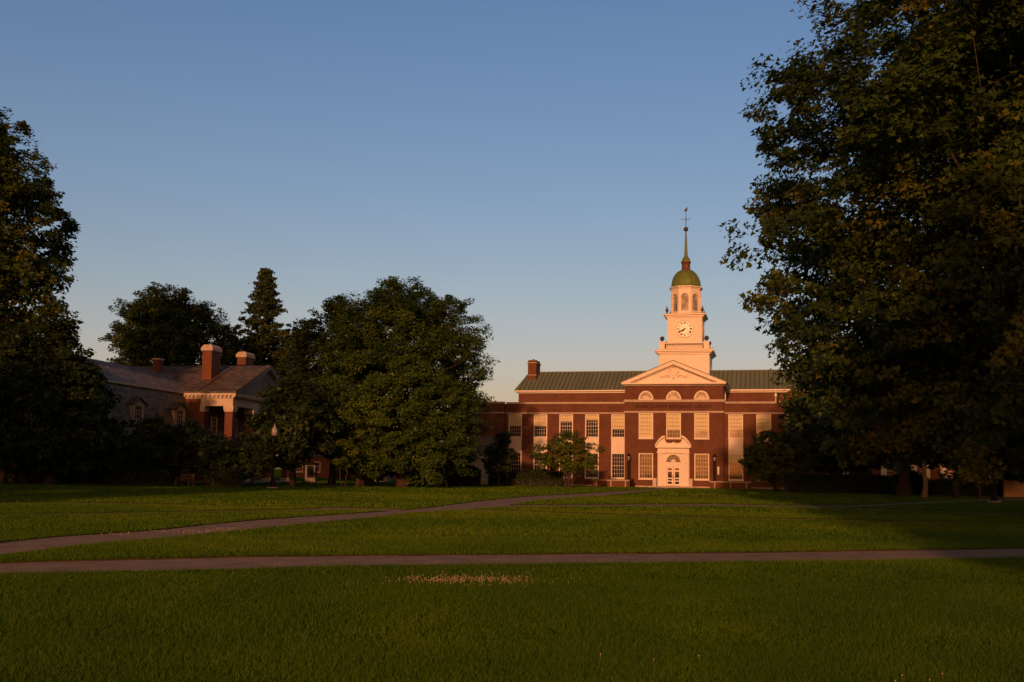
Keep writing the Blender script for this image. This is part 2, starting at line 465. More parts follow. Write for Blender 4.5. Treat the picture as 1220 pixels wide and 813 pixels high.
def build_ground():
    rng = np.random.default_rng(3)
    verts, edges = [], []
    for p in PATH_POLYS:
        q = []
        for i in range(len(p)):                     # finer edge points, slightly wavy
            a, b = np.array(p[i]), np.array(p[(i + 1) % len(p)])
            k = max(1, int(np.linalg.norm(b - a) / .6))
            if np.linalg.norm(b - a) > 15: k = 8
            for j in range(k):
                t = a + (b - a) * j / k
                q.append(t + (rng.normal(0, 0.045, 2) if j else 0))
        o = len(verts)
        verts += [Vector((float(x), float(y))) for x, y in q]
        edges += [(o + i, o + (i + 1) % len(q)) for i in range(len(q))]
    for x in np.arange(-70, 90, 4.0):
        for y in np.arange(-20, 160, 4.0):
            verts.append(Vector((float(x + rng.uniform(-.5, .5)), float(y + rng.uniform(-.5, .5)))))
    for rr in (300, 700, 1500, 3000):
        for k in range(24):
            verts.append(Vector((rr * math.cos(k * PI / 12 + .01), 60 + rr * math.sin(k * PI / 12 + .01))))
    V, E, F, *_ = delaunay_2d_cdt(verts, edges, [], 0, 1e-4)
    V = np.array([(v.x, v.y) for v in V]); F = np.array([tuple(f) for f in F])
    cen = V[F].mean(1)
    isp = on_path(cen[:, 0], cen[:, 1])
    Z = ground_z(V[:, 0], V[:, 1])
    lawn = MB(); path = MB()
    lawn.v = [(x, y, z) for (x, y), z in zip(V, Z)]
    path.v = [(x, y, z - 0.022) for (x, y), z in zip(V, Z)]
    ec = {}
    for f, p in zip(F, isp):
        a, b, c = (int(i) for i in f)
        if np.cross(V[b] - V[a], V[c] - V[a]) < 0:
            b, c = c, b
        (path if p else lawn).f.append((a, b, c))
        (path if p else lawn).s.append(True)
        if not p:
            for e in ((a, b), (b, c), (c, a)):
                ec[e] = 1
    nl = len(lawn.f)
    for (a, b) in list(ec):
        if (b, a) not in ec:                        # border of the turf: a small earth lip
            o = len(lawn.v)
            lawn.v += [(*V[a], Z[a]), (*V[b], Z[b]), (*V[b], Z[b] - 0.05), (*V[a], Z[a] - 0.05)]
            lawn.f.append((o + 1, o, o + 3, o + 2)); lawn.s.append(False)
    lo = lawn.build('lawn', M['lawn'])
    lo.data.materials.append(M['earth'])
    for k in range(nl, len(lawn.f)): lo.data.polygons[k].material_index = 1
    tag(lo, kind='structure')
    tag(path.build('footpath', M['path']), kind='structure')


build_ground()

# ------------------------------------------------------------------ grass blades and clover
def tri_mesh(name, V, F, material, tint=None, smooth=False):
    me = bpy.data.meshes.new(name)
    n, k = F.shape
    me.vertices.add(len(V)); me.vertices.foreach_set('co', V.astype(np.float32).ravel())
    me.loops.add(n * k); me.loops.foreach_set('vertex_index', F.astype(np.int32).ravel())
    me.polygons.add(n)
    me.polygons.foreach_set('loop_start', np.arange(0, n * k, k, dtype=np.int32))
    me.polygons.foreach_set('loop_total', np.full(n, k, dtype=np.int32))
    me.update(calc_edges=True)
    if tint is not None:
        a = me.attributes.new('tint', 'FLOAT', 'FACE')
        a.data.foreach_set('value', tint.astype(np.float32))
    me.materials.append(material)
    o = bpy.data.objects.new(name, me)
    COL.objects.link(o)
    return o


def vnoise(x, y, s, seed=0):
    """cheap smooth value noise"""
    r = np.random.default_rng(seed); T = r.random((64, 64))
    x, y = x / s, y / s
    i, j = np.floor(x).astype(int), np.floor(y).astype(int)
    fx, fy = smooth01(x - i), smooth01(y - j)
    g = lambda a, b: T[a % 64, b % 64]
    return (g(i, j) * (1 - fx) + g(i + 1, j) * fx) * (1 - fy) + (g(i, j + 1) * (1 - fx) + g(i + 1, j + 1) * fx) * fy


def build_grass():
    rng = np.random.default_rng(11)
    P, H, Wd = [], [], []
    # bands: near rows dense with fine blades, far rows sparse with broader ones
    for y0, y1, dens, h, wd in ((5.5, 10, 3400, .046, .0042), (10, 16, 1900, .047, .006), (16, 26, 800, .05, .009), (26, 45, 240, .054, .017), (45, 75, 60, .06, .036), (75, 122, 14, .065, .075), (122, 200, 5, .09, .13)):
        xl, xr = -0.54 * y1 - 2, 0.54 * y1 + 2
        n = int((xr - xl) * (y1 - y0) * dens)
        x = rng.uniform(xl, xr, n); y = rng.uniform(y0, y1, n)
        k = (np.abs(x) < 0.54 * y + 2) & ~on_path(x, y)
        # leave the ground under the buildings alone
        d = np.stack([x - LIB_O.x, y - LIB_O.y], 1) @ np.array([LN.x, LN.y])
        k &= d < -0.2
        x, y = x[k], y[k]
        x = x + rng.normal(0, .07, len(x)); y = y + rng.normal(0, .07, len(y))
        P.append(np.stack([x, y, ground_z(x, y)], 1))
        f = 0.55 + 0.9 * vnoise(x, y, 0.7, 1) * 0.6 + 0.5 * vnoise(x, y, 3.1, 2) * 0.6
        H.append(h * f * rng.uniform(.6, 1.35, len(x))); Wd.append(wd * rng.uniform(.6, 1.4, len(x)))
    P, H, Wd = np.concatenate(P), np.concatenate(H), np.concatenate(Wd)
    n = len(P)
    a = rng.uniform(0, 2 * PI, n); lean = rng.uniform(0.1, 1.1, n) * H; la = rng.uniform(0, 2 * PI, n) + 2 * vnoise(P[:, 0], P[:, 1], .5, 5)
    d = np.stack([np.cos(a), np.sin(a), np.zeros(n)], 1) * Wd[:, None] * .5
    tip = P + np.stack([np.cos(la) * lean, np.sin(la) * lean, H], 1)
    V = np.stack([P - d, P + d, tip], 1).reshape(-1, 3)
    F = np.arange(3 * n).reshape(n, 3)
    tint = np.clip(0.02 + 0.55 * vnoise(P[:, 0], P[:, 1], 5.5, 7) + 0.40 * vnoise(P[:, 0], P[:, 1], 1.1, 8) + .3 * (vnoise(P[:, 0] * .5, P[:, 1], 9.0, 9) - .5) + .12 * smooth01((P[:, 1] - 20) / 15) + rng.normal(0, .13, n), 0, 1)
    o = tri_mesh('grass', V, F, M['blade'], tint)
    tag(o, 'short green lawn grass between the paths', 'grass', kind='stuff')


build_grass()


def build_clover(spots, seed, label):
    rng = np.random.default_rng(seed)
    m = MB()
    for cx, cy, sx, sy, n, s in spots:
        for _ in range(n):
            x, y = cx + rng.normal(0, sx), cy + rng.normal(0, sy)
            h = rng.uniform(.035, .062); r = rng.uniform(.006, .0105) * s
            z = gz(x, y) + h
            p = [(x + r * math.cos(q) * math.sin(t), y + r * math.sin(q) * math.sin(t), z + r * math.cos(t)) for t in (.7, 1.9) for q in np.arange(4) * PI / 2 + t]
            m.add(p + [(x, y, z + r), (x, y, z - r)], [(0, 1, 5, 4), (1, 2, 6, 5), (2, 3, 7, 6), (3, 0, 4, 7), (0, 3, 8), (3, 2, 8), (2, 1, 8), (1, 0, 8), (4, 5, 9), (5, 6, 9), (6, 7, 9), (7, 4, 9)], True)
            m.tube([(x, y, z - r), (x + .004, y, z - h)], [.0012, .0012], 3)
    tag(m.build('clover_flowers', M['petal']), label, 'clover', kind='stuff')


build_clover([(-0.8, 15.35, .36, .26, 150, .85), (-1.25, 15.3, .22, .2, 60, .85), (-0.25, 15.4, .26, .2, 60, .85), (-.65, 15.5, .62, .5, 110, .8), (.4, 15.2, .3, .3, 14, .8), (1.2, 9.2, .5, .3, 5, .8), (3.4, 8.4, .25, .1, 4, .9), (-2.5, 15.5, 1.2, .8, 12, .8)], 5, 'patch of pale clover blossoms in the grass below the near path')
build_clover([(-8.1, 25.9, .5, .5, 50, 1.2), (-7.5, 27.0, .35, .5, 40, 1.2), (-9.2, 24.6, .3, .3, 15, 1.1)], 6, 'thin line of pale clover blossoms along the winding path')

# ------------------------------------------------------------------ the brick library with its clock tower
LB = empty('library_building', LIB_O, -LIB_A, 'long red brick library with white clock tower, green dome and pedimented white doorway', 'library')


def arc(cx, cz, r, a0, a1, n=12, rz=None):
    rz = rz or r
    return [(cx + r * math.cos(a0 + (a1 - a0) * i / n), cz + rz * math.sin(a0 + (a1 - a0) * i / n)) for i in range(n + 1)]


def window(par, x0, x1, z0, z1, y, cols, rows, blind=0.0, frame=0.13, mat='white', glass='glass', sill=True, T=None, mw=0.042, dp=0.0):
    """sash window whose outer frame stands in the plane y; T turns local points"""
    f = MB()
    fx0, fx1, fz0, fz1 = x0 + frame, x1 - frame, z0 + frame, z1 - frame
    f.box(x0, fx0, y - .04, y + .14 + dp, z0, z1); f.box(fx1, x1, y - .04, y + .14 + dp, z0, z1)
    f.box(fx0, fx1, y - .04, y + .14 + dp, z0, fz0); f.box(fx0, fx1, y - .04, y + .14 + dp, fz1, z1)
    g = MB()
    for i in range(1, cols):
        x = fx0 + (fx1 - fx0) * i / cols
        g.box(x - mw / 2, x + mw / 2, y + .05, y + .08, fz0, fz1)
    for j in range(1, rows):
        z = fz0 + (fz1 - fz0) * j / rows
        hw = .04 if 2 * j == rows else mw / 2
        g.box(fx0, fx1, y + .042, y + .085, z - hw, z + hw)
    if sill:
        f.box(x0 - .05, x1 + .05, y - .12, y + .02, z0 - .09, z0 - .004)
    o = f.build('window', M[mat], par, T)
    g.build('glazing_bar', M['muntin'], o, T)
    p = MB(); p.box(fx0, fx1, y + .115 + dp, y + .135 + dp, fz0, fz1)
    p.build('pane', M[glass], o, T)
    if blind > 0:
        b = MB(); zb = fz1 - (fz1 - fz0) * blind
        b.box(fx0 + .01, fx1 - .01, y + .09 + dp, y + .105 + dp, zb, fz1)
        b.box(fx0 + .01, fx1 - .01, y + .07 + dp, y + .112 + dp, zb - .03, zb)
        b.build('blind', M['blind'], o, T)
    return o


def build_library():
    P = LB
    C2 = (-3.3, 0.0, 3.3)
    WX = [-6.8 - 3.23 * k for k in range(5)] + [7.21 + 3.24 * k for k in range(5)]
    # ---- walls
    b = MB()
    holes = [(c - .87, c + .87, 5.79, 8.84) for c in C2] + [(c - .87, c + .87, .95, 4.03) for c in (-3.3, 3.3)]
    b.wall(-5.85, 5.85, 0, 12.12, 0, holes)
    for x in (-5.85, 5.85):
        b.add([(x, 0, 0), (x, 11.2, 0), (x, 11.2, 12.12), (x, 0, 12.12)], [(0, 1, 2, 3)])
    for s in (-1, 1):
        xs = sorted((s * 5.85, s * 20.93))
        hs = [(c - .86, c + .86, .92, 8.74) for c in WX if xs[0] < c < xs[1]]
        b.wall(xs[0], xs[1], 0, 10.02, 1.2, hs)
        # end pavilion, set forward
        e = sorted((s * 20.93, s * 27.5))
        b.wall(e[0], e[1], 0, 10.02, .2, [])
        b.add([(s * 20.93, .2, 0), (s * 20.93, 1.2, 0), (s * 20.93, 1.2, 10.02), (s * 20.93, .2, 10.02)], [(0, 1, 2, 3)])
        b.add([(s * 27.5, .2, 0), (s * 27.5, 20, 0), (s * 27.5, 20, 10.02), (s * 27.5, .2, 10.02)], [(0, 1, 2, 3)])
    b.box(-21.7, 21.7, 11, 20, 9.0, 12.2)
    b.add([(-27.5, 20, 0), (27.5, 20, 0), (27.5, 20, 10.02), (-27.5, 20, 10.02)], [(0, 1, 2, 3)])
    b.build('wall', M['brick'], P)
    # ---- flat wing roofs
    f = MB()
    for s in (-1, 1):
        xs = sorted((s * 5.9, s * 27.4)); f.box(xs[0], xs[1], 1.25, 11, 9.7, 9.9); xs = sorted((s * 20.95, s * 27.4)); f.box(xs[0], xs[1], .3, 1.24, 9.7, 9.9)
    f.build('flat_roof', M['concrete'], P)
    # ---- stone belts, coping, plinth
    def belt(name, *bx):
        t = MB()
        for q in bx: t.box(*q)
        t.build(name, M['stone'], P)
    belt('stone_belt', (-5.97, 5.97, -.12, 1.1, 10.15, 10.44), (5.75, 5.97, 1.1, 11, 10.15, 10.44), (-5.97, -5.75, 1.1, 11, 10.15, 10.44))
    belt('stone_belt', (-5.94, 5.94, -.09, 1.08, 8.85, 9.07))
    belt('plinth', (-5.91, -2.3, -.07, .1, 0, .16)); belt('plinth', (2.3, 5.91, -.07, .1, 0, .16))
    for s in (-1, 1):
        xs = sorted((s * 5.87, s * 20.9)); belt('coping', (xs[0], xs[1], 1.08, 1.5, 10.02, 10.25)); belt('stone_belt', (xs[0], xs[1], 1.12, 1.3, 8.80, 8.97))
        belt('plinth', (xs[0], xs[1], 1.13, 1.3, 0, .16))
        xs = sorted((s * 20.85, s * 27.6)); belt('coping', (xs[0], xs[1], .08, .5, 10.023, 10.253)); belt('stone_belt', (xs[0], xs[1], .12, .3, 8.803, 8.973))
    # ---- hall cornice and roof
    c = MB()
    c.box(-21.9, 21.9, 10.8, 20.3, 12.1, 12.26); c.box(-22.15, 22.15, 10.4, 20.6, 12.28, 12.46)
    c.build('cornice', M['white'], P)
    r = MB()
    ex, ey0, ey1, ez = 22.2, 10.35, 20.65, 12.463
    rx, ry, rz = 21.3, 15.5, 15.37
    r.add([(-ex, ey0, ez), (ex, ey0, ez), (ex, ey1, ez), (-ex, ey1, ez), (-rx, ry, rz), (rx, ry, rz)], [(0, 1, 5, 4), (2, 3, 4, 5), (3, 0, 4), (1, 2, 5), (0, 3, 2, 1)])
    sm_ = MB()
    for k in range(-38, 39):
        x = k * .58
        if abs(x) > 21.9: continue
        w_ = .032
        t1 = 1.0 if abs(x) < rx else (ex - abs(x)) / (ex - rx)
        sm_.prism_x([(ey0, ez), (ey0 + (ry - ey0) * t1, ez + (rz - ez) * t1), (ey0 + (ry - ey0) * t1 - .03, ez + (rz - ez) * t1 + .065), (ey0 - .03, ez + .065)], x - w_, x + w_)
    r.box(-rx, rx, ry - .09, ry + .09, rz - .03, rz + .07)
    ro = r.build('roof', M['greenroof'], P); sm_.build('roof_seam', M['seam'], ro)
    # ---- chimneys
    for s in (-1, 1):
        xa, xb = sorted((s * 21.0, s * 19.85))
        k = MB(); k.box(xa, xb, 13.3, 15.9, 13.5, 16.75)
        k.box(xa - .06, xb + .06, 13.24, 15.96, 16.3, 16.42)
        ch = k.build('chimney', M['brick'], P)
        k = MB(); k.box(xa - .1, xb + .1, 13.2, 16.0, 16.42, 16.52); k.build('chimney_cap', M['stone'], ch)
        k = MB(); k.box(xa - .03, xb + .03, 13.27, 15.93, 14.75, 14.83)
        k.build('chimney_band', M['stone'], ch)
        k = MB(); k.box(xa + .03, xb - .03, 13.33, 15.87, 16.75, 16.86)
        k.lathe([(.16, 16.86), (.14, 17.05)], (xa + xb) / 2, 14.2, 10); k.lathe([(.16, 16.86), (.14, 17.05)], (xa + xb) / 2, 15.1, 10)
        k.build('chimney_pot', M['brown'], ch)
    # ---- pediment
    c = MB()
    c.box(-6.0, 6.0, -.22, .3, 12.10, 12.22); c.box(-6.2, 6.2, -.75, .28, 12.24, 12.42)
    sl = 2.62 / 6.25
    for s in (-1, 1):
        c.prism([(s * 6.25, 12.42), (0, 15.04), (0, 14.60), (s * 5.2, 12.42)], -.76, .22)
        c.prism([(s * 5.2, 12.424), (0, 14.597), (0, 14.48), (s * 4.92, 12.424)], -.34, .2)
    for s in (-1, 1):
        xs = sorted((s * 5.86, s * 6.2)); c.box(xs[0], xs[1], .3, 11, 12.2, 12.42)
    c.build('pediment_cornice', M['white'], P)
    c = MB(); c.prism([(-5.0, 12.41), (5.0, 12.41), (0, 14.55)], -.03, .1)
    tp = c.build('tympanum', M['white'], P)
    e = MB()
    ring = arc(0, 13.78, .40, 0, 2 * PI, 20, .52)
    e.tube([(x, -.07, z) for x, z in ring], [.035] * len(ring), 6)
    e.lathe([(.02, 13.45), (.12, 13.55), (.15, 13.8), (.11, 14.05), (.02, 14.15)], 0, .09, 10)
    for s in (-1, 1):
        e.tube([(s * .45, -.06, 14.1), (s * .62, -.07, 13.75), (s * .55, -.07, 13.35), (s * .3, -.06, 13.1)], [.025, .04, .04, .025], 5)
        for i in range(9):
            a = i / 8
            e.sphere((s * (.6 + 1.1 * a), -.04, 13.18 + .16 * math.sin(a * 6.5) + .08 * a), .10 - .04 * a, 7, 5)
        e.tube([(s * .5, -.06, 13.22), (s * .95, -.07, 13.06), (s * 1.35, -.07, 13.2), (s * 1.75, -.05, 13.34)], [.03, .035, .03, .015], 5)
    e.sphere((0, -.05, 14.36), .13, 8, 5); e.sphere((0, -.05, 13.0), .15, 8, 5)
    e.build('carved_emblem', M['relief'], tp)
    g = MB()
    for s in (-1, 1):
        g.prism([(s * 6.3, 12.42), (0, 15.06), (0, 15.13), (s * 6.34, 12.48)], -.82, 15.5)
    g.build('gable_roof', M['greenroof'], P)
    # ---- inscription in the frieze
    made, x = [], 0.0
    for word in ('ELLEN', 'CLARKE', 'BERTRAND', 'LIBRARY'):
        cu = bpy.data.curves.new('inscription', 'FONT')
        cu.body = word; cu.align_y = 'CENTER'; cu.size = .52; cu.extrude = .015; cu.space_character = 1.06
        tmp = bpy.data.objects.new('inscription', cu)
        me = bpy.data.meshes.new_from_object(tmp); bpy.data.objects.remove(tmp)
        me.materials.clear(); me.materials.append(M['black'])
        tx = bpy.data.objects.new('inscription', me); COL.objects.link(tx); tx.parent = P
        tx.rotation_euler = (PI / 2, 0, 0)
        wid = max(v.co.x for v in me.vertices)
        made.append((tx, x)); x += wid + .26
    for tx, x0 in made:
        tx.location = (x0 - (x - .26) / 2, -.02, 9.6)
    # ---- windows of the middle block
    for c_, bl in zip(C2, (1.0, .68, .72)):
        window(P, c_ - .87, c_ + .87, 5.79, 8.84, .09, 5, 6, bl, dp=.10, glass='glass' if c_ <= 0 else 'glass_pale')
    for c_, gl in ((-3.3, 'glass_warm'), (3.3, 'glass_warm')):
        window(P, c_ - .87, c_ + .87, .95, 4.03, .09, 5, 6, 0, glass=gl, dp=.06)
    for c_ in C2:
        o = MB()
        ou, inn = arc(c_, 10.45, .90, 0, PI, 18, 1.05), arc(c_, 10.45, .75, 0, PI, 18, .90)
        o.prism(ou + inn[::-1], -.06, .02)
        o.box(c_ - .9, c_ + .9, -.08, .02, 10.445, 10.53)
        for a in (30, 60, 90, 120, 150):
            q = R(a)
            o.tube([(c_ + .22 * math.cos(q), -.035, 10.5 + .22 * math.sin(q)), (c_ + .75 * math.cos(q), -.035, 10.45 + .9 * math.sin(q))], [.022, .022], 4, False)
        sm = arc(c_, 10.5, .22, 0, PI, 8)
        o.tube([(x, -.035, z) for x, z in sm], [.025] * len(sm), 4, False)
        lu = o.build('lunette_window', M['white'], P)
        q = MB(); q.prism(arc(c_, 10.5, .76, 0, PI, 18, .86), -.012, .0); q.build('pane', M['glass_pale'], lu)
        q = MB(); q.prism(arc(c_, 10.5, .40, 0, PI, 10, .42), -.02, -.013); q.build('blind', M['blind'], lu)
    # narrow window on the flank of the block
    T = Matrix.Translation((5.85, 4.2, 0)) @ Matrix.Rotation(PI / 2, 4, 'Z')
    window(P, -.5, .5, 10.5, 11.7, -.05, 2, 3, .5, T=T)
    # ---- wing windows: upper sash, panel, lower sash in one white bay
    bl2 = [.62, .2, .27, .5, .5, .68, .62, .9, .5, .5]
    bl1 = [0, 0, 0, 0, 0, .28, 0, 0, 0, 0]
    for c_, b2, b1 in zip(WX, bl2, bl1):
        x0, x1 = c_ - .86, c_ + .86
        window(P, x0, x1, 5.86, 8.74, 1.26, 5, 6, b2, dp=.09, glass='glass_pale' if c_ > 7 and c_ < 8 else 'glass')
        window(P, x0, x1, .95, 4.05, 1.26, 5, 6, b1, dp=.06)
        q = MB(); q.box(x0, x1, 1.245, 1.4, 4.05, 5.77)
        q.box(x0 + .1, x1 - .1, 1.205, 1.245, 4.16, 5.66)
        q.build('spandrel_panel', M['white'], P)
    # ---- doorway
    d = MB()
    hole = arc(0, 3.02, .84, 0, PI, 16)
    d.prism([(-1.86, .15), (-.84, .15)] + hole[::-1] + [(.84, .15), (1.86, .15), (1.86, 4.06), (-1.86, 4.06)], -.30, .05)
    for s in (-1, 1):
        xs = sorted((s * 1.2, s * 1.8)); d.box(xs[0], xs[1], -.46, -.301, .15, 3.93)
        xs = sorted((s * 1.16, s * 1.84)); d.box(xs[0], xs[1], -.54, -.301, 3.93, 4.06); d.box(xs[0], xs[1], -.52, -.301, .152, .4)
    d.box(-1.94, 1.94, -.58, .04, 4.062, 4.17); d.box(-1.86, 1.86, -.42, .04, 4.17, 4.64); d.box(-2.08, 2.08, -.78, .04, 4.66, 4.86)
    ar = arc(0, 3.02, .98, 0, PI, 16)
    d.prism(ar + arc(0, 3.02, .845, 0, PI, 16)[::-1], -.42, -.302)
    d.prism([(-.1, 3.9), (.1, 3.9), (.13, 4.06), (-.13, 4.06)], -.41, -.346)
    d.build('door_surround', M['white'], P)
    pd = MB()
    a0 = math.acos(2.1 / 2.35)

    def bez(t):           # rising curve of one half of the broken segmental pediment
        x = 2.14 - 1.16 * t
        return x, 5.0 + 1.1 * math.sin(t * PI / 2) ** .95
    up = [bez(i / 10) for i in range(11)]
    cut = [(.95, 5.98), (1.0, 5.75), (.96, 5.52), (.84, 5.34), (.62, 5.25), (.2, 5.25), (.12, 5.36)]
    right = [(2.14, 4.87)] + up + cut
    pd.prism(right + [(-x, z) for x, z in right[::-1]], -.30, .04)
    for s in (-1, 1):
        pd.prism([(s * x, z + .02) for x, z in up] + [(s * (x - .05), z - .2) for x, z in up[::-1]], -.74, -.301)
    pd.build('broken_pediment', M['white'], P)
    fl = MB()
    for a in range(7):
        q = R(20 + a * 140 / 6)
        fl.tube([(.34 * math.cos(q), -.17, 3.06 + .34 * math.sin(q)), (.83 * math.cos(q), -.17, 3.03 + .82 * math.sin(q))], [.02, .028], 4, False)
    fl.prism(arc(0, 3.03, .30, 0, PI, 10), -.20, -.16); fl.box(-.84, .84, -.22, -.12, 2.5, 3.0)
    fl.prism(arc(0, 3.02, .84, 0, PI, 16) + arc(0, 3.02, .80, 0, PI, 16)[::-1], -.22, -.12)
    fo = fl.build('fanlight', M['white'], P)
    q = MB(); q.prism(arc(0, 3.04, .80, 0, PI, 16), -.12, -.10); q.build('pane', M['glass'], fo)
    for s in (-1, 1):
        lf = MB(); x0, x1 = sorted((s * .015, s * .83))
        rows = [(.42, .68), (.82, 1.0), (1.15, 1.86), (2.05, 2.26)]
        xs0, xs1 = x0 + .17, x1 - .17
        lf.box(x0, xs0, -.20, -.13, .18, 2.5); lf.box(xs1, x1, -.20, -.13, .18, 2.5)
        zz = .18
        for za, zb in rows + [(2.5, 2.5)]:
            lf.box(xs0, xs1, -.20, -.13, zz, za); zz = zb
        do = lf.build('door', M['white'], P)
        q = MB()
        for za, zb in rows: q.box(xs0, xs1, -.155, -.14, za, zb)
        q.build('door_pane', M['glass'], do)
        q = MB(); q.tube([(s * .075, -.22, 1.0), (s * .075, -.26, 1.05), (s * .075, -.26, 1.45), (s * .075, -.22, 1.5)], [.018] * 4, 5); q.build('handle', M['bronze'], do)
    st = MB(); st.box(-2.3, 2.3, -1.5, -.05, .0, .15); st.box(-2.7, 2.7, -2.1, -1.5, -.02, .07)
    st.build('door_step', M['stone'], P)
    for s in (-1, 1):
        q = MB(); xs = sorted((s * 1.9, s * 2.32)); q.box(xs[0], xs[1], -1.45, -.5, .15, .95); q.box(xs[0] - .05, xs[1] + .05, -1.5, -.45, .95, 1.06)
        q.build('step_pedestal', M['cream'], P)
    q = MB(); q.tube([(11.9, 10.9, 9.9), (11.9, 10.9, 11.7), (11.9, 10.75, 12.05)], [.07] * 3, 8); q.box(11.75, 12.05, 10.78, 10.99, 11.6, 11.85); q.build('downpipe', M['white'], P)
    # ---- small boxes on the wing wall: lights and a white panel
    q = MB(); q.box(5.12, 5.34, -.16, 0, 1.55, 2.45); q.box(5.10, 5.36, -.18, -.02, 2.45, 2.5); q.build('wall_panel', M['white'], P)


build_library()


def build_tower():
    """square clock tower, octagonal lantern, copper dome, spire and vane"""
    ax, ay = .15, 17.0
    b = MB()
    b.box(ax - 3.28, ax + 3.28, ay - 3.28, ay + 3.28, 12.8, 17.55)
    b.box(ax - 2.28, ax + 2.28, ay - 2.28, ay + 2.28, 17.9, 22.55)
    for hw, za, zb in ((3.28, 14.0, 17.4), (2.28, 19.3, 22.4)):       # quoin blocks with joints
        z = za; k = 0
        while z < zb - .2:
            wd = .95 if k % 2 else .62
            for sx in (-1, 1):
                for sy in (-1, 1):
                    x0, x1 = sorted((ax + sx * (hw + .035), ax + sx * (hw - wd)))
                    y0, y1 = sorted((ay + sy * (hw + .035), ay + sy * (hw - wd)))
                    b.box(x0, x1, y0, y1, z + .035, z + .5)
            z += .535; k += 1
    tw = b.build('clock_tower', M['white'], LB)
    c = MB()
    for hw, z0, z1 in ((3.42, 17.4, 17.6), (3.62, 17.6, 17.78), (3.85, 17.78, 17.98)):
        c.box(ax - hw, ax + hw, ay - hw, ay + hw, z0, z1)
    for hw, z0, z1 in ((2.42, 22.45, 22.62), (2.58, 22.62, 22.8), (2.8, 22.8, 22.98)):
        c.box(ax - hw, ax + hw, ay - hw, ay + hw, z0, z1)
    c.prism(arc(ax, 22.9, 1.0, .25, PI - .25, 10, .42), ay - 2.8, ay + 2.8)
    c.build('tower_cornice', M['white'], tw)
    c = MB()
    c.box(ax - 3.86, ax + 3.86, ay - 3.86, ay + 3.86, 17.983, 18.01); c.build('cornice_flashing', M['copper'], tw)
    c = MB(); c.box(ax - 2.82, ax + 2.82, ay - 2.82, ay + 2.82, 22.983, 23.01)
    c.build('cornice_flashing', M['copper'], tw)
    # balustrade
    q = MB()
    pc = 2.93
    for sx in (-1, 1):
        for sy in (-1, 1):
            x, y = ax + sx * pc, ay + sy * pc
            q.box(x - .36, x + .36, y - .36, y + .36, 18.01, 19.02); q.box(x - .42, x + .42, y - .42, y + .42, 19.02, 19.16)
    for side in range(4):
        T = Matrix.Translation((ax, ay, 0)) @ Matrix.Rotation(side * PI / 2, 4, 'Z')
        s = MB()
        s.box(-pc + .36, pc - .36, -pc - .16, -pc + .16, 18.01, 18.2); s.box(-pc + .36, pc - .36, -pc - .17, -pc + .17, 18.9, 19.05)
        for i in range(16):
            x = -2.35 + 4.7 * i / 15
            s.lathe([(.05, 18.2), (.09, 18.38), (.045, 18.62), (.06, 18.78), (.05, 18.9)], x, -pc, 6)
        q.add([tuple(T @ Vector(p)) for p in s.v], s.f)
    q.build('balustrade', M['white'], tw)
    for sx in (-1, 1):
        for sy in (-1, 1):
            x, y = ax + sx * pc, ay + sy * pc
            m = MB(); m.lathe([(.2, 19.16), (.2, 19.22), (.09, 19.27), (.11, 19.33)], x, y, 12); m.sphere((x, y, 19.6), .31, 14, 9)
            m.build('ball_finial', M['bronze'], tw)
            x, y = ax + sx * 2.35, ay + sy * 2.35
            m = MB(); m.lathe([(.2, 23.01), (.2, 23.08), (.07, 23.16), (.19, 23.38), (.23, 23.55), (.12, 23.68), (.09, 23.8), (.05, 23.95), (.01, 24.12)], x, y, 12)
            m.build('urn_finial', M['bronze'], tw)
    # clocks on the four faces
    for side in range(4):
        T = Matrix.Translation((ax, ay, 0)) @ Matrix.Rotation(side * PI / 2, 4, 'Z')
        yf = -2.28
        m = MB(); o = arc(0, 20.95, 1.13, 0, 2 * PI, 40)[:-1]; m.prism(o, yf - .05, yf + .02)
        cf = m.build('clock_face', M['clockwhite'], tw, T)
        m = MB()
        m.prism(arc(0, 20.95, 1.2, 0, PI, 20) + arc(0, 20.95, 1.1, 0, PI, 20)[::-1], yf - .1, yf); m.prism(arc(0, 20.95, 1.2, PI, 2 * PI, 20) + arc(0, 20.95, 1.1, PI, 2 * PI, 20)[::-1], yf - .1, yf)
        m.build('clock_rim', M['cream'], cf, T)
        # roman numerals as strokes
        m = MB()
        num = ['XII', 'I', 'II', 'III', 'IIII', 'V', 'VI', 'VII', 'VIII', 'IX', 'X', 'XI']
        yn = yf - .065

        def stroke(p, r, wd):
            d = Vector((r[0] - p[0], 0, r[1] - p[1])).normalized(); nx = Vector((-d.z, 0, d.x)) * wd / 2
            pts = [(p[0] - nx.x, p[1] - nx.z), (r[0] - nx.x, r[1] - nx.z), (r[0] + nx.x, r[1] + nx.z), (p[0] + nx.x, p[1] + nx.z)]
            m.prism(pts, yn, yn + .02)
        for h, s in enumerate(num):
            a = PI / 2 - h * PI / 6
            rad = Vector((math.cos(a), math.sin(a))); tan = Vector((math.sin(a), -math.cos(a)))
            wds = {'I': .075, 'V': .13, 'X': .13}
            tot = sum(wds[ch] for ch in s); t = -tot / 2
            P2 = lambda r_, t_: (rad.x * r_ + tan.x * t_, 20.95 + rad.y * r_ + tan.y * t_)
            for ch in s:
                wc = wds[ch]; c_ = t + wc / 2
                if ch == 'I': stroke(P2(.70, c_), P2(.98, c_), .065)
                elif ch == 'V': stroke(P2(.70, c_), P2(.98, c_ - .05), .06); stroke(P2(.70, c_), P2(.98, c_ + .05), .03)
                else: stroke(P2(.70, c_ - .05), P2(.98, c_ + .05), .06); stroke(P2(.70, c_ + .05), P2(.98, c_ - .05), .03)
                t += wc
        m.build('clock_numeral', M['black'], cf, T)
        # hands: twenty minutes to eight
        m = MB()
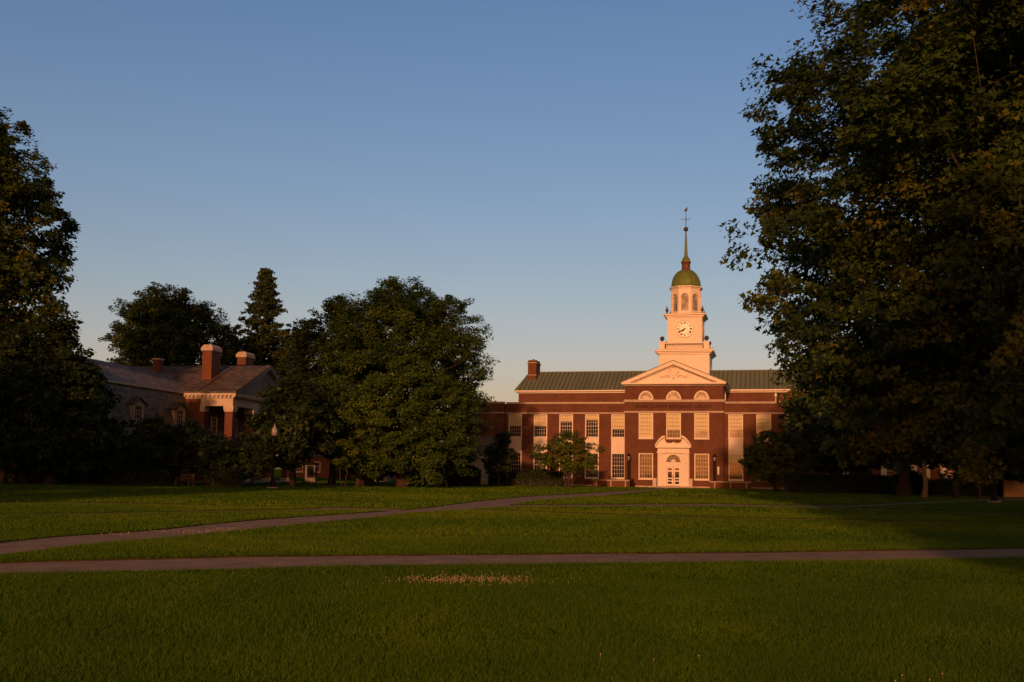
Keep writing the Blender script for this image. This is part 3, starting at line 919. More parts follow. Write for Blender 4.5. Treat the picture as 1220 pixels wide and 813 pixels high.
        for ang, ln, wd, dy in ((90 - 240, .88, .085, .09), (90 - 230, .56, .12, .12)):
            q = R(ang); dx, dz = math.cos(q), math.sin(q)
            pts = [(-.16 * dx - wd * .3 * dz, 20.95 - .16 * dz + wd * .3 * dx), (.62 * ln * dx - wd * dz, 20.95 + .62 * ln * dz + wd * dx), (ln * dx, 20.95 + ln * dz), (.62 * ln * dx + wd * dz, 20.95 + .62 * ln * dz - wd * dx), (-.16 * dx + wd * .3 * dz, 20.95 - .16 * dz - wd * .3 * dx)]
            m.prism(pts, yf - dy - .02, yf - dy)
        m.prism(arc(0, 20.95, .08, 0, 2 * PI, 12)[:-1], yf - .15, yf - .06)
        m.build('clock_hands', M['black'], cf, T)
    # octagonal lantern with arched windows
    ap = 1.93; n8 = 8; hwid = ap * math.tan(PI / 8)
    m = MB()
    m.lathe([(ap / math.cos(PI / 8) + .14, 22.99), (ap / math.cos(PI / 8) + .14, 23.25)], ax, ay, 8, False, PI / 8)
    for s in range(8):
        T = Matrix.Translation((ax, ay, 0)) @ Matrix.Rotation(s * PI / 4, 4, 'Z')
        g = MB()
        hw = .50; zs, zc, zt = 23.5, 25.35, 26.5
        ar = arc(0, zc, hw, 0, PI, 12)
        g.prism([(-hwid, 23.25), (hwid, 23.25), (hwid, zt), (.0, zt)] + [(0, zc + hw)] + ar[6:][1:] + [(-hw, zs), (-hwid, zs)] if False else
                [(-hwid, zs), (-hw, zs)] + ar[::-1] + [(hw, zs), (hwid, zs), (hwid, zt), (-hwid, zt)], -ap, -ap + .25)
        g.box(-hwid, hwid, -ap, -ap + .25, 23.25, zs)
        for sx in (-1, 1):
            xs = sorted((sx * (hwid - .02), sx * (hwid - .2))); g.box(xs[0], xs[1], -ap - .05, -ap, 23.25, 26.3)
        g.prism(arc(0, zc, hw + .1, 0, PI, 12) + arc(0, zc, hw, 0, PI, 12)[::-1], -ap - .04, -ap - .001)
        m.add([tuple(T @ Vector(p)) for p in g.v], g.f)
    m.build('lantern', M['white'], tw)
    for s in range(8):
        T = Matrix.Translation((ax, ay, 0)) @ Matrix.Rotation(s * PI / 4, 4, 'Z')
        g = MB(); hw = .5
        for x in (-.17, .17): g.box(x - .02, x + .02, -ap + .1, -ap + .14, 23.5, 25.8)
        for k in range(1, 5): g.box(-hw, hw, -ap + .1, -ap + .14, 23.5 + k * .46 - .02, 23.5 + k * .46 + .02)
        g.prism([(-hw, 23.5), (hw, 23.5)] + arc(0, 25.35, hw, 0, PI, 12), -ap + .15, -ap + .17)
        g.build('arched_window', M['glass_pale'], tw, T)
    m = MB()
    k8 = 1 / math.cos(PI / 8)
    m.lathe([(2.0 * k8, 26.5), (2.0 * k8, 26.62), (2.2 * k8, 26.72), (2.2 * k8, 26.84), (2.0 * k8, 26.92)], ax, ay, 8, False, PI / 8)
    m.build('lantern_cornice', M['white'], tw)
    m = MB()
    pr = [(2.12, 26.85), (2.12, 26.95)] + [(2.0 * math.cos(t), 27.0 + 2.42 * math.sin(t) ** .92) for t in np.linspace(0.02, 1.25, 14)]
    m.lathe(pr, ax, ay, 32)
    for k in range(8):
        a = PI / 8 + k * PI / 4
        m.tube([(ax + 2.02 * math.cos(t) * math.cos(a), ay + 2.02 * math.cos(t) * math.sin(a), 27.0 + 2.44 * math.sin(t) ** .92) for t in np.linspace(0.02, 1.25, 12)], [.045] * 12, 5)
    m.build('dome', M['copper'], tw)
    m = MB()
    m.lathe([(.66, 29.2), (.66, 29.35), (.58, 29.4), (.58, 30.3), (.70, 30.36), (.72, 30.46)], ax, ay, 16)
    m.build('dome_collar', M['brown'], tw)
    m = MB()
    m.lathe([(.62, 30.46), (.58, 30.7), (.47, 30.98), (.30, 31.2), (.25, 31.3), (.235, 31.4), (.09, 34.75)], ax, ay, 16)
    m.build('spire', M['copper'], tw)
    m = MB()
    m.sphere((ax, ay, 35.05), .33, 16, 10)
    m.tube([(ax, ay, 34.7), (ax, ay, 37.6)], [.06, .035], 6)
    m.box(ax - .5, ax + .5, ay - .025, ay + .025, 36.42, 36.47); m.box(ax - .025, ax + .025, ay - .5, ay + .5, 36.42, 36.47)
    for dx, dy in ((-.5, 0), (.5, 0), (0, -.5), (0, .5)): m.box(ax + dx - .06, ax + dx + .06, ay + dy - .03, ay + dy + .03, 36.36, 36.53)
    m.sphere((ax + .02, ay, 37.75), .17, 10, 6, 1.2); m.tube([(ax + .05, ay, 37.85), (ax + .22, ay, 38.08)], [.11, .06], 6); m.tube([(ax - .05, ay, 37.7), (ax - .3, ay, 37.55)], [.09, .03], 6)
    m.build('weathervane', M['bronze'], tw)


build_tower()

# ---- low walls and lamps before the library
def low_wall(u0, u1, v, label, mat):
    m = MB(); m.box(u0, u1, v, v + .4, -.1, .70)
    root = empty('garden_wall', LIB_O, -LIB_A, label, 'wall', 'low brick walls before the library')
    m.build('brickwork', M[mat], root)
    m = MB(); m.box(u0 - .06, u1 + .06, v - .06, v + .46, .70, .82)
    m.build('coping', M['stone'], root)
    m = MB()
    for k in range(3):
        x = u0 + .5 + (u1 - u0 - 1.0) * k / 2
        m.box(x - .06, x + .06, v - .03, v + .03, 0, .70)
    m.build('stone_strip', M['stone'], root)


low_wall(4.40, 9.0, -2.1, 'low brick wall with stone coping right of the white doorway', 'brick')
low_wall(-9.4, -4.95, -2.1, 'low brick wall with stone coping left of the white doorway', 'brick')


def gate_lamp(u, label):
    p = lib(u, -1.1)
    r = empty('lantern_post', p, -LIB_A, label, 'lamp', 'lantern posts before the library')
    m = MB(); m.box(-.24, .24, -.24, .24, -.05, .9); m.box(-.17, .17, -.17, .17, .9, 3.0); m.lathe([(.2, 3.0), (.1, 3.08), (.14, 3.16)], 0, 0, 8)
    m.build('post', M['black'], r)
    m = MB(); m.lathe([(.15, 3.16), (.23, 3.62)], 0, 0, 6, False); g = m.build('lantern_glass', M['globe'], r)
    m = MB(); m.lathe([(.3, 3.62), (.3, 3.66), (.12, 3.86), (.07, 3.9), (.06, 3.98), (.01, 4.06)], 0, 0, 6, False)
    for k in range(6):
        a = k * PI / 3; m.tube([(.155 * math.cos(a), .155 * math.sin(a), 3.15), (.235 * math.cos(a), .235 * math.sin(a), 3.63)], [.018, .018], 4, False)
    m.build('lantern_cap', M['black'], r)


gate_lamp(4.86, 'black lantern on square post right of the library doorway')
gate_lamp(-5.2, 'black lantern on square post left of the library doorway')

r = empty('litter_bin', lib(-4.62, -2.6), -LIB_A, 'small black litter bin at the end of the left low wall', 'bin')
m = MB(); m.lathe([(.2, 0), (.24, .05), (.27, .75), (.29, .78), (.29, .84)], 0, 0, 14); m.build('drum', M['black'], r)
m = MB(); m.lathe([(.28, .84), (.2, .98), (.06, 1.04)], 0, 0, 14); m.build('lid', M['bronze'], r)
# ------------------------------------------------------------------ the slate-roofed house on the left
HO = (-27.4, 100.0, gz(-27.4, 100)); HB = -R(10)
HS = empty('slate_roof_house', HO, HB, 'red brick house with slate gambrel wing, tall chimneys and square pier portico', 'house')


def build_house():
    P = HS
    W = 14.9
    b = MB()
    b.box(-16, -3.3, 0, W, 0, 8.0)
    # piers of the portico
    b.build('wall', M['brick2'], P)
    for k, y in enumerate((0.0, 4.65, 9.3, W - .8)):
        m = MB(); m.box(-.78, 0, y, y + .8, .45, 6.75)
        pr = m.build('pier', M['brick2'], P)
        m = MB(); m.box(-.84, .06, y - .06, y + .86, 6.75, 6.95); m.box(-.9, .12, y - .12, y + .92, 6.95, 7.3); m.build('capital', M['cream'], pr)
        m = MB(); m.box(-.9, .12, y - .12, y + .92, 0, .45); m.build('pier_base', M['concrete'], pr)
    for x in (-3.2,):
        m = MB(); m.box(-3.3, -2.9, -.02, .8, .45, 6.75); pr = m.build('pier', M['brick2'], P)
        m = MB(); m.box(-3.32, -2.84, -.08, .86, 6.75, 7.3); m.build('capital', M['cream'], pr)
    # entablature
    e = MB()
    e.box(-3.3, .0, 0, .8, 7.3, 8.0); e.box(-.8, .0, .8, W, 7.3, 8.0)
    e.box(-16.1, .1, -.1, W + .1, 8.0, 8.16)
    e.box(-16.4, .45, -.45, W + .45, 8.3, 8.5); e.box(-16.2, .2, -.2, W + .2, 8.16, 8.3)
    e.build('entablature', M['cream'], P)
    d = MB()
    for i in range(38):
        x = .2 - i * .42
        d.box(x - .12, x + .1, -.4, -.2, 8.14, 8.298)
    for i in range(36):
        y = -.3 + i * .43
        d.box(.2, .4, y - .12, y + .1, 8.14, 8.298)
    d.build('dentil_course', M['cream'], P)
    # roof, ridge along x, gable to the right
    r = MB(); h = W / 2
    for s in (0, 1):
        y0 = -.5 if s == 0 else W + .5
        r.prism_x([(y0, 8.5), (h, 11.75), (h, 11.93), (y0, 8.66)], -16.5, .5)
    r.build('roof', M['slate_warm'], P)
    s = MB()
    s.prism_x([(-.5, 8.67), (h, 11.94), (h, 12.0), (-.5, 8.73)], -3.42, -3.28)
    s.build('roof_seam', M['bronze'], P)
    g = MB()
    g.prism_x([(-.2, 8.5), (W + .2, 8.5), (h, 11.70)], -.3, .06)
    gb = g.build('gable', M['shaded_trim'], P)
    g = MB()
    for y0 in (-.55, W + .55):
        g.prism_x([(y0, 8.5), (h, 11.79), (h, 11.50), (y0 + (.75 if y0 < 0 else -.75), 8.5)], .061, .48)
    g.build('rake_moulding', M['shaded_trim'], gb)
    o = MB()
    cy, cz = h, 9.75
    oo = arc(cy, cz, .72, 0, 2 * PI, 24, 1.0)[:-1]; ii = arc(cy, cz, .55, 0, 2 * PI, 24, .83)[:-1]
    vs = [(.062, y, z) for y, z in oo] + [(.12, y, z) for y, z in oo] + [(.12, y, z) for y, z in ii]; n = 24
    o.add(vs, [(k, (k + 1) % n, (k + 1) % n + n, k + n) for k in range(n)] + [(k + n, (k + 1) % n + n, (k + 1) % n + 2 * n, k + 2 * n) for k in range(n)])
    o.box(.08, .11, cy - .02, cy + .02, cz - .83, cz + .83); o.box(.08, .11, cy - .55, cy + .55, cz - .02, cz + .02)
    ov = o.build('oval_window', M['shaded_trim'], gb)
    # chimneys: brick shafts with stepped stone caps
    for x0, x1, y0, y1, zb, zt in ((-4.85, -3.85, 3.0, 4.95, 9.6, 13.0), (-4.85, -3.9, 10.9, 12.9, 9.0, 13.2), (-9.6, -8.9, 2.0, 2.75, 10, 12.0)):
        m = MB(); m.box(x0, x1, y0, y1, zb, zt)
        ch = m.build('chimney', M['brick2'], P)
        m = MB()
        if x0 > -6:
            m.box(x0 - .12, x1 + .12, y0 - .12, y1 + .12, zt, zt + .3)
            a, b_ = (x0 - .12, x1 + .12), (y0 - .12, y1 + .12)
            q = .2
            m.add([(a[0], b_[0], zt + .3), (a[1], b_[0], zt + .3), (a[1], b_[1], zt + .3), (a[0], b_[1], zt + .3), (a[0] + q, b_[0] + q, zt + .6), (a[1] - q, b_[0] + q, zt + .6), (a[1] - q, b_[1] - q, zt + .6), (a[0] + q, b_[1] - q, zt + .6)],
                  [(0, 1, 5, 4), (1, 2, 6, 5), (2, 3, 7, 6), (3, 0, 4, 7), (4, 5, 6, 7)])
        else:
            m.box(x0 - .08, x1 + .08, y0 - .08, y1 + .08, zt, zt + .16)
        m.build('chimney_cap', M['stone'], ch)
    # wall behind the piers: windows and a door
    T = Matrix.Translation((-3.3, 0, 0)) @ Matrix.Rotation(PI / 2, 4, 'Z')
    for y in (2.9, 12.0):
        window(P, y - .6, y + .6, 1.0, 3.1, -.06, 3, 4, mat='cream', T=T); window(P, y - .6, y + .6, 4.6, 6.4, -.06, 3, 4, mat='cream', T=T)
    window(P, 6.9, 8.1, 4.6, 6.4, -.06, 3, 4, mat='cream', T=T)
    m = MB(); m.box(-3.31, -3.2, 6.7, 8.3, .1, 2.9); m.build('door', M['cream'], P)
    m = MB(); m.box(-3.4, .3, -.3, W + .3, -.1, .12); m.build('portico_floor', M['concrete'], P)
    # gambrel wing running towards the camera
    xr, ze, zk, zr, y0 = -9.2, 4.3, 8.5, 10.7, -16.2
    w_ = MB(); w_.box(xr - 4.9, xr + 4.9, y0 + .3, 0, 0, 4.4)
    w_.add([(xr - 5.3, y0 + .3, ze), (xr + 5.3, y0 + .3, ze), (xr + 4, y0 + .3, zk - .2), (xr, y0 + .3, zr - .15), (xr - 4, y0 + .3, zk - .2)], [(0, 1, 2, 3, 4)])
    wg = w_.build('wing_wall', M['brick2'], P)
    r = MB()
    for s in (-1, 1):
        r.prism([(xr + s * 5.3, ze), (xr + s * 4, zk), (xr + s * 4.1, zk + .1), (xr + s * 5.45, ze)], y0, .5)
        r.prism([(xr + s * 4.28, zk - .04), (xr, zr), (xr, zr + .18), (xr + s * 4.3, zk + .14)], y0, 5.5)
    r.build('gambrel_roof', M['slate'], P)
    m = MB(); m.prism([(xr + 4.29, zk - .06), (xr + 4.36, zk - .06), (xr + 4.38, zk + .15), (xr + 4.31, zk + .15)], y0, -.46); m.build('roof_edge', M['relief'], P)
    m = MB(); m.box(xr + 4.9, xr + 5.4, y0, -.5, ze - .25, ze - .02); m.build('gutter', M['cream'], P)
    for ya, yb in ((-3.4, -1.5), (-10.8, -8.9), (-16.0, -14.1)):
        m = MB(); xf = -4.02; zb, zt = 5.0, 6.75
        xs = lambda z: -5.2 + (8.5 - z) / 4.2 * 1.3
        for y in (ya, yb - .12):
            m.add([(xs(zb), y, zb), (xf, y, zb), (xf, y, zt), (xs(zt) - .2, y, zt), (xs(zb), y + .12, zb), (xf, y + .12, zb), (xf, y + .12, zt), (xs(zt) - .2, y + .12, zt)],
                  [(0, 1, 2, 3), (7, 6, 5, 4), (1, 5, 6, 2), (3, 2, 6, 7), (0, 4, 5, 1)])
        m.box(xf - .1, xf, ya, yb, zb, zb + .2); m.box(xf - .1, xf, ya, yb, zt - .1, zt)
        m.box(xf - .1, xf, ya, ya + .38, zb, zt); m.box(xf - .1, xf, yb - .38, yb, zb, zt)
        # pediment
        ym = (ya + yb) / 2
        m.prism_x([(ya - .2, zt), (yb + .2, zt), (ym, zt + .55)], xf - .12, xf - .01)
        do = m.build('dormer', M['cream'], P)
        q = MB()
        for yy in (ya - .25, yb + .25):
            q.prism_x([(yy, zt - .02), (ym, zt + .58), (ym, zt + .68), (yy, zt + .08)], -5.2, xf + .18)
        q.build('dormer_roof', M['slate_warm'], do)
        q = MB(); q.box(xf - .14, xf - .11, ya + .38, yb - .38, zb + .2, zt - .1); q.build('pane', M['glass'], do)
        q = MB()
        for k in (1, 2): yy = ya + .38 + (yb - ya - .76) * k / 3; q.box(xf - .1, xf - .07, yy - .025, yy + .025, zb + .2, zt - .1)
        for k in (1, 2, 3): z = zb + .2 + (zt - zb - .3) * k / 4; q.box(xf - .102, xf - .068, ya + .38, yb - .38, z - .025, z + .025)
        q.build('glazing_bar', M['cream'], do)
    T = Matrix.Translation((xr + 4.9, 0, 0)) @ Matrix.Rotation(PI / 2, 4, 'Z')
    for y in (-2.5, -5.5, -8.5, -11.5, -14.5):
        window(P, y - .6, y + .6, 1.0, 3.2, -.06, 3, 4, mat='cream', T=T)
    T = Matrix.Translation((0, y0 + .3, 0))
    for x in (-12, -9.2, -6.4):
        window(P, x - .6, x + .6, 1.0, 3.2, -.06, 3, 4, mat='cream', T=T); 
    window(P, -10, -8.4, 5.3, 7.5, -.06, 4, 4, mat='cream', T=T)


build_house()

# ------------------------------------------------------------------ lesser buildings seen under the trees
def small_building(name, label, loc, rz, Lx, Ly, H, RH, wins, wall, roof, shutters=False, cat='building', trim='white', over=.4):
    r = empty(name, loc, rz, label, cat)
    m = MB(); m.box(0, Lx, 0, Ly, -.2, H)
    m.prism_x([(0, H), (Ly, H), (Ly / 2, H + RH)], 0.001, Lx - .001)
    m.build('wall', M[wall], r)
    m = MB()
    for y0 in (-over, Ly + over):
        k = RH / (Ly / 2) * over
        m.prism_x([(y0, H - k), (Ly / 2, H + RH), (Ly / 2, H + RH + .18), (y0, H - k + .18)], -over, Lx + over)
    m.build('roof', M[roof], r)
    for x0, x1, z0, z1 in wins:
        wn = window(r, x0, x1, z0, z1, -.05, 3, 4, mat=trim, frame=.1)
        if shutters:
            s = MB(); wd = (x1 - x0) * .5
            for a in (x0 - wd - .03, x1 + .03):
                s.box(a, a + wd, -.09, -.02, z0, z1)
                for k in range(10): s.box(a + .06, a + wd - .06, -.105, -.091, z0 + .08 + (z1 - z0 - .16) * k / 10, z0 + .08 + (z1 - z0 - .16) * (k + .6) / 10)
            s.build('shutter', M[trim], wn)
    return r


small_building('shuttered_house', 'low red brick house with white shutters behind the hedge', (31.0, 118, 0), R(-2), 19, 9, 4.6, 3.0,
               [(4.0, 5.2, 1.55, 2.95), (9.95, 10.95, 1.55, 2.95), (13.3, 14.3, 1.55, 2.95), (16.5, 17.5, 1.55, 2.95)], 'brick2', 'slate', True, 'house')
small_building('white_annex', 'low white walled annex with dark windows beside the library end', (-9.0, 127, 0), R(-8), 6.2, 7, 4.0, 1.8,
               [(.9, 1.9, .6, 2.7), (2.7, 3.9, .6, 2.7), (4.7, 5.7, .6, 2.7)], 'cream', 'slate')
small_building('far_brick_building', 'distant low brick building seen under the tree crowns', (-38, 172, .2), R(3), 22, 10, 3.6, 2.5,
               [(1.5 + 2.8 * k, 2.7 + 2.8 * k, .9, 2.6) for k in range(7)], 'brick2', 'slate_warm')
small_building('pale_shed', 'small pale gabled shed seen under the broad maple', (-18.6, 136, .15), R(-5), 1.6, 2.4, 2.1, .5, [(.35, 1.25, .75, 1.55)], 'concrete', 'slate', cat='shed', over=.12)  # white shed, tree shade put into its wall colour as concrete grey
small_building('garden_shed', 'pale grey shed glimpsed behind the far left hedge', (-48.0, 103, .3), R(-6), 2.6, 4, 2.3, .8, [(.8, 1.7, 1.0, 1.8)], 'concrete', 'slate', cat='shed', over=.15)

r = empty('board_enclosure', (41.4, 90, 0), R(-4), 'tan boarded enclosure at the right edge beyond the hedge', 'enclosure')
m = MB()
for k in range(20): m.box(k * .3, k * .3 + .28, 0, .04, 0, 1.72 + .01 * (k % 3))
m.build('boards', M['tan'], r)
m = MB()
for k in range(4): m.box(k * 2 - .05, k * 2 + .07, .05, .17, 0, 1.8)
m.box(0, 6, .05, .11, .3, .4); m.box(0, 6, .05, .11, 1.4, 1.5)
m.build('post_and_rail', M['wood'], r)

# notice kiosk
r = empty('notice_kiosk', (-20.6, 104, gz(-20.6, 104)), R(8), 'dark framed notice kiosk with pale panel under the trees', 'kiosk')
m = MB(); m.box(-.66, -.52, -.1, .1, 0, 1.9); m.box(.52, .66, -.1, .1, 0, 1.9); m.box(-.52, .52, -.07, .07, .12, .2); m.build('frame', M['black'], r)
m = MB(); m.prism([(-.85, 1.9), (.85, 1.9), (0, 2.3)], -.35, .35); m.build('roof', M['black'], r)
m = MB(); m.box(-.52, .52, -.04, .04, .2, 1.85); bd = m.build('board', M['shaded_trim'], r)
m = MB(); m.box(-.32, .32, -.06, -.041, .62, 1.8); m.build('display_panel', M['glass'], bd)

# bench by the left hedge
r = empty('park_bench', (-25.2, 79.4, gz(-25.2, 79.4)), R(-34), 'weathered wooden bench between the hedges before the house', 'bench')
m = MB()
for k in range(4): m.box(-.75, .75, -.22 + k * .13, -.22 + k * .13 + .1, .43, .46)
m.build('seat', M['wood'], r)
m = MB()
for k in range(4): m.box(-.75, .75, .30 + k * .02, .33 + k * .02, .52 + k * .11, .60 + k * .11)
m.build('backrest', M['wood'], r)
for s in (-1, 1):
    m = MB(); x = s * .72
    m.box(x - .035, x + .035, -.22, -.15, 0, .64); m.box(x - .035, x + .035, .27, .34, 0, .95); m.box(x - .035, x + .035, -.25, .3, .62, .67); m.box(x - .035, x + .035, -.2, .3, .37, .43)
    m.build('bench_end', M['wood'], r)

# lamp posts with frosted acorn globes
def lamp_post(loc, label):
    r = empty('lamp_post', loc, 0, label, 'lamp post', 'lamp posts on the lawn')
    m = MB(); m.lathe([(.45, -.05), (.45, .06), (.42, .08)], 0, 0, 20); m.build('footing', M['concrete'], r)
    m = MB(); m.lathe([(.24, .08), (.24, .22), (.2, .3), (.19, .55), (.13, .7), (.09, .85), (.075, 2.0), (.06, 3.75), (.09, 3.8), (.11, 3.9), (.07, 3.95), (.13, 4.02)], 0, 0, 14); m.build('post', M['black'], r)
    m = MB(); m.lathe([(.13, 4.02), (.21, 4.15), (.235, 4.35), (.2, 4.5)], 0, 0, 16); m.build('globe', M['globe'], r)
    m = MB(); m.lathe([(.22, 4.5), (.2, 4.56), (.1, 4.68), (.05, 4.74), (.06, 4.8), (.012, 4.92)], 0, 0, 14); m.build('globe_cap', M['globe'], r)
    return r


lp = lamp_post((-18.9, 81, gz(-18.9, 81)), 'lamp post with frosted globe standing before the brick portico')
copy_thing(lp, 'lamp post standing in the shade of the tall maple on the right', (31.9, 70.8, 0))

# ------------------------------------------------------------------ foliage
def leaf_arrays(rng, C, S, nrm, shape='kite'):
    """leaf polygons at centres C with sizes S, roughly facing nrm"""
    n = len(C)
    nrm = nrm / np.maximum(np.linalg.norm(nrm, axis=1, keepdims=True), 1e-6)
    t = rng.normal(size=(n, 3)); t -= (t * nrm).sum(1, keepdims=True) * nrm
    t /= np.maximum(np.linalg.norm(t, axis=1, keepdims=True), 1e-6)
    b = np.cross(nrm, t)
    if shape == 'kite':
        pts = [(-.5, 0, 0), (.05, .34, .06), (.5, 0, 0), (.05, -.34, .06)]
    elif shape == 'maple':
        pts = [(-.45, 0, 0), (-.2, .5, .08), (.02, .2, 0), (.6, 0, .05), (.02, -.2, 0), (-.2, -.5, .08)]
    else:
        pts = [(-.5, .04, 0), (.5, .04, 0), (.5, -.04, 0), (-.5, -.04, 0)]
    k = len(pts)
    V = np.stack([C + S[:, None] * (t * p[0] + b * p[1] + nrm * p[2]) for p in pts], 1).reshape(-1, 3)
    return V, np.arange(n * k).reshape(n, k)


def lumpy(rng, amp=.2):
    K = [(rng.integers(1, 6), rng.uniform(0, 6.28), rng.uniform(2, 9), rng.uniform(0, 6.28)) for _ in range(7)]
    return lambda phi, t: 1 + amp * sum(math.sin(a * 1.0) * 0 + np.sin(k * phi + p) * np.sin(q * t + a) for k, p, q, a in K) / 2.2


def make_tree(name, label, cat, group, loc, H, base, Rad, prof, seed, leaf='oak', n_cl=170, n_lf=230, lsize=.26, cl_r=1.05, trunk_r=.35, shape='kite', bark='bark',
              lean=(0, 0), squash=(1, 1), stems=1, amp=.22, off=(0, 0), bias=.5, tintb=0.0, core=0):
    """tapered trunk and limbs, crown of leaf clumps spread through an uneven envelope"""
    rng = np.random.default_rng(seed)
    root = empty(name, loc, 0, label, cat, group)
    lf = lumpy(rng, amp)
    pt, pr = np.array([p[0] for p in prof]), np.array([p[1] for p in prof])
    tt = []
    while len(tt) < n_cl:
        t = rng.random()
        if rng.random() < np.interp(t, pt, pr) ** 1.1:
            tt.append(t)
    tt = np.array(tt); ph = rng.uniform(0, 2 * PI, n_cl)
    ro = Rad * np.interp(tt, pt, pr) * lf(ph, tt) * rng.random(n_cl) ** bias
    C = np.stack([off[0] + lean[0] * tt + np.cos(ph) * ro * squash[0], off[1] + lean[1] * tt + np.sin(ph) * ro * squash[1], base + (H - base) * tt], 1)
    cr = cl_r * rng.uniform(.6, 1.35, n_cl)
    # leaves: clump > spray > leaf
    ns = 7
    sub = rng.normal(size=(n_cl, ns, 3)); sub /= np.linalg.norm(sub, axis=2, keepdims=True)
    sub = C[:, None] + sub * (cr[:, None, None] * rng.random((n_cl, ns, 1)) ** .5) * np.array([1, 1, .8])
    m = max(1, n_lf // ns)
    sp = rng.normal(size=(n_cl, ns, m, 3)); sp /= np.linalg.norm(sp, axis=3, keepdims=True); sp *= rng.random((n_cl, ns, m, 1)) ** .45
    rad = cr[:, None, None, None] * .5
    P = (sub[:, :, None] + sp * rad * np.array([1, 1, .62])).reshape(-1, 3)
    axis = np.array([off[0], off[1], base + (H - base) * .4])
    out = P - axis; out /= np.maximum(np.linalg.norm(out, axis=1, keepdims=True), .1)
    nr = out * .7 + np.array([0, 0, .75]) + rng.normal(size=P.shape) * .55
    S = lsize * np.clip(rng.lognormal(-.05, .3, len(P)), .45, 1.7)
    V, F = leaf_arrays(rng, P, S, nr, shape)
    ct = np.repeat(rng.normal(.42 + tintb, .17, n_cl), ns * m) + np.repeat(rng.normal(0, .07, n_cl * ns), m) + rng.normal(0, .09, len(P))
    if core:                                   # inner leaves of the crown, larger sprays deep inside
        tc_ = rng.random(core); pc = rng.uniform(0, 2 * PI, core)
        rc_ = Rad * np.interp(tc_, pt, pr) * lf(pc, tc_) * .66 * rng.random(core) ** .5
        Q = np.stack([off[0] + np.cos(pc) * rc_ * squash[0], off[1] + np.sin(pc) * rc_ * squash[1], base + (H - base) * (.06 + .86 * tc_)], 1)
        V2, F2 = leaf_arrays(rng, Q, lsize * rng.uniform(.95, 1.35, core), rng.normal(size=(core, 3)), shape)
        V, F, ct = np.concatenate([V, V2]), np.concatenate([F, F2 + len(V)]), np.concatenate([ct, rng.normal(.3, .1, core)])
    o = tri_mesh('crown', V, F, M[leaf], np.clip(ct, 0, 1)); o.parent = root
    # trunk and limbs
    b = MB()
    limbs = []
    for s in range(stems):
        a = 2 * PI * s / max(stems, 1) + rng.uniform(0, 1); sp_ = .0 if stems == 1 else .22
        top = np.array([off[0] * .9 + lean[0] * .7 + (math.cos(a) * Rad * .45 if stems > 1 else 0), off[1] * .9 + lean[1] * .7 + (math.sin(a) * Rad * .45 if stems > 1 else 0), base + (H - base) * .72])
        st = np.array([math.cos(a) * sp_, math.sin(a) * sp_, -.15])
        k = 8; pts = []
        for i in range(k + 1):
            f = i / k; p = st + (top - st) * np.array([f ** 1.3, f ** 1.3, f]) + np.array([*rng.normal(0, .05 + .02 * H * f * .25, 2), 0]) * (0 < i < k)
            pts.append(p)
        rr = [trunk_r * (1.0 if stems == 1 else .55) * (1 - .86 * (i / k) ** .9) for i in range(k + 1)]; rr[0] *= 1.45; rr[1] *= 1.02
        b.tube(pts, rr, 10 if stems == 1 else 7)
        limbs += [(p, r_) for p, r_ in zip(pts, rr) if p[2] > base * .75]
    order = np.argsort(-np.linalg.norm(C[:, :2] - np.array(off), axis=1) + rng.normal(0, Rad * .3, n_cl))
    for j, i in enumerate(order[:90]):
        tgt = C[i]
        best = min(limbs, key=lambda q: np.linalg.norm(tgt - q[0]) + 1.6 * max(0, q[0][2] - tgt[2] + .2 * np.linalg.norm(tgt[:2] - q[0][:2])))
        p0, r0 = best
        d = tgt - p0; ln = np.linalg.norm(d)
        if ln < .3: continue
        mid = p0 + d * .5 + np.array([0, 0, -.08 * ln if d[2] > 0 else .1 * ln]) + rng.normal(0, .05 * ln, 3)
        r1 = min(r0 * .62, .022 * ln + .015)
        pts = [p0, p0 * .55 + mid * .45 + rng.normal(0, .02 * ln, 3), mid, mid * .5 + tgt * .5 + rng.normal(0, .03 * ln, 3), tgt]
        rr = [r1, r1 * .85, r1 * .62, r1 * .4, r1 * .18]
        b.tube(pts, rr, 5)
        limbs += list(zip(pts[1:4], rr[1:4]))
    b.build('trunk', M[bark], root)
    return root


ROUND = [(0, .45), (.12, .8), (.3, 1.0), (.55, .95), (.75, .75), (.9, .48), (1, .12)]
BROAD = [(0, .55), (.1, .85), (.3, 1.0), (.6, .98), (.8, .78), (.93, .5), (1, .15)]
OVAL = [(0, .4), (.2, .85), (.4, 1.0), (.65, .85), (.85, .5), (1, .08)]
CONE = [(0, .75), (.15, 1.0), (.4, .85), (.7, .5), (.9, .2), (1, .04)]


def X_at(px, Y):
    """where a sight line through the lawn falls at distance Y (metres), used to pace out the planting"""
    return (px - 620) / 1250 * Y


def T_(name, label, px, Y, H, base, Rad, prof, seed, group=None, **k):
    x = X_at(px, Y)
    return make_tree(name, label, 'tree', group, (x, Y, gz(x, Y) - .05), H, base, Rad, prof, seed, **k)


# the tall maple on the right
make_tree('maple_tree', 'huge dark maple filling the right side, sunlit only at its upper left edge', 'tree', None, (22.5, 45, 0), 26.5, 2.4, 13.2,
          [(0, .58), (.08, .73), (.17, .80), (.27, .95), (.36, 1.0), (.5, .97), (.62, .91), (.75, .79), (.88, .52), (1, .15)], 21, leaf='oak', n_cl=1000, n_lf=380, lsize=.215, cl_r=1.25, trunk_r=.6, shape='maple', amp=.11, bias=.42, core=90000)
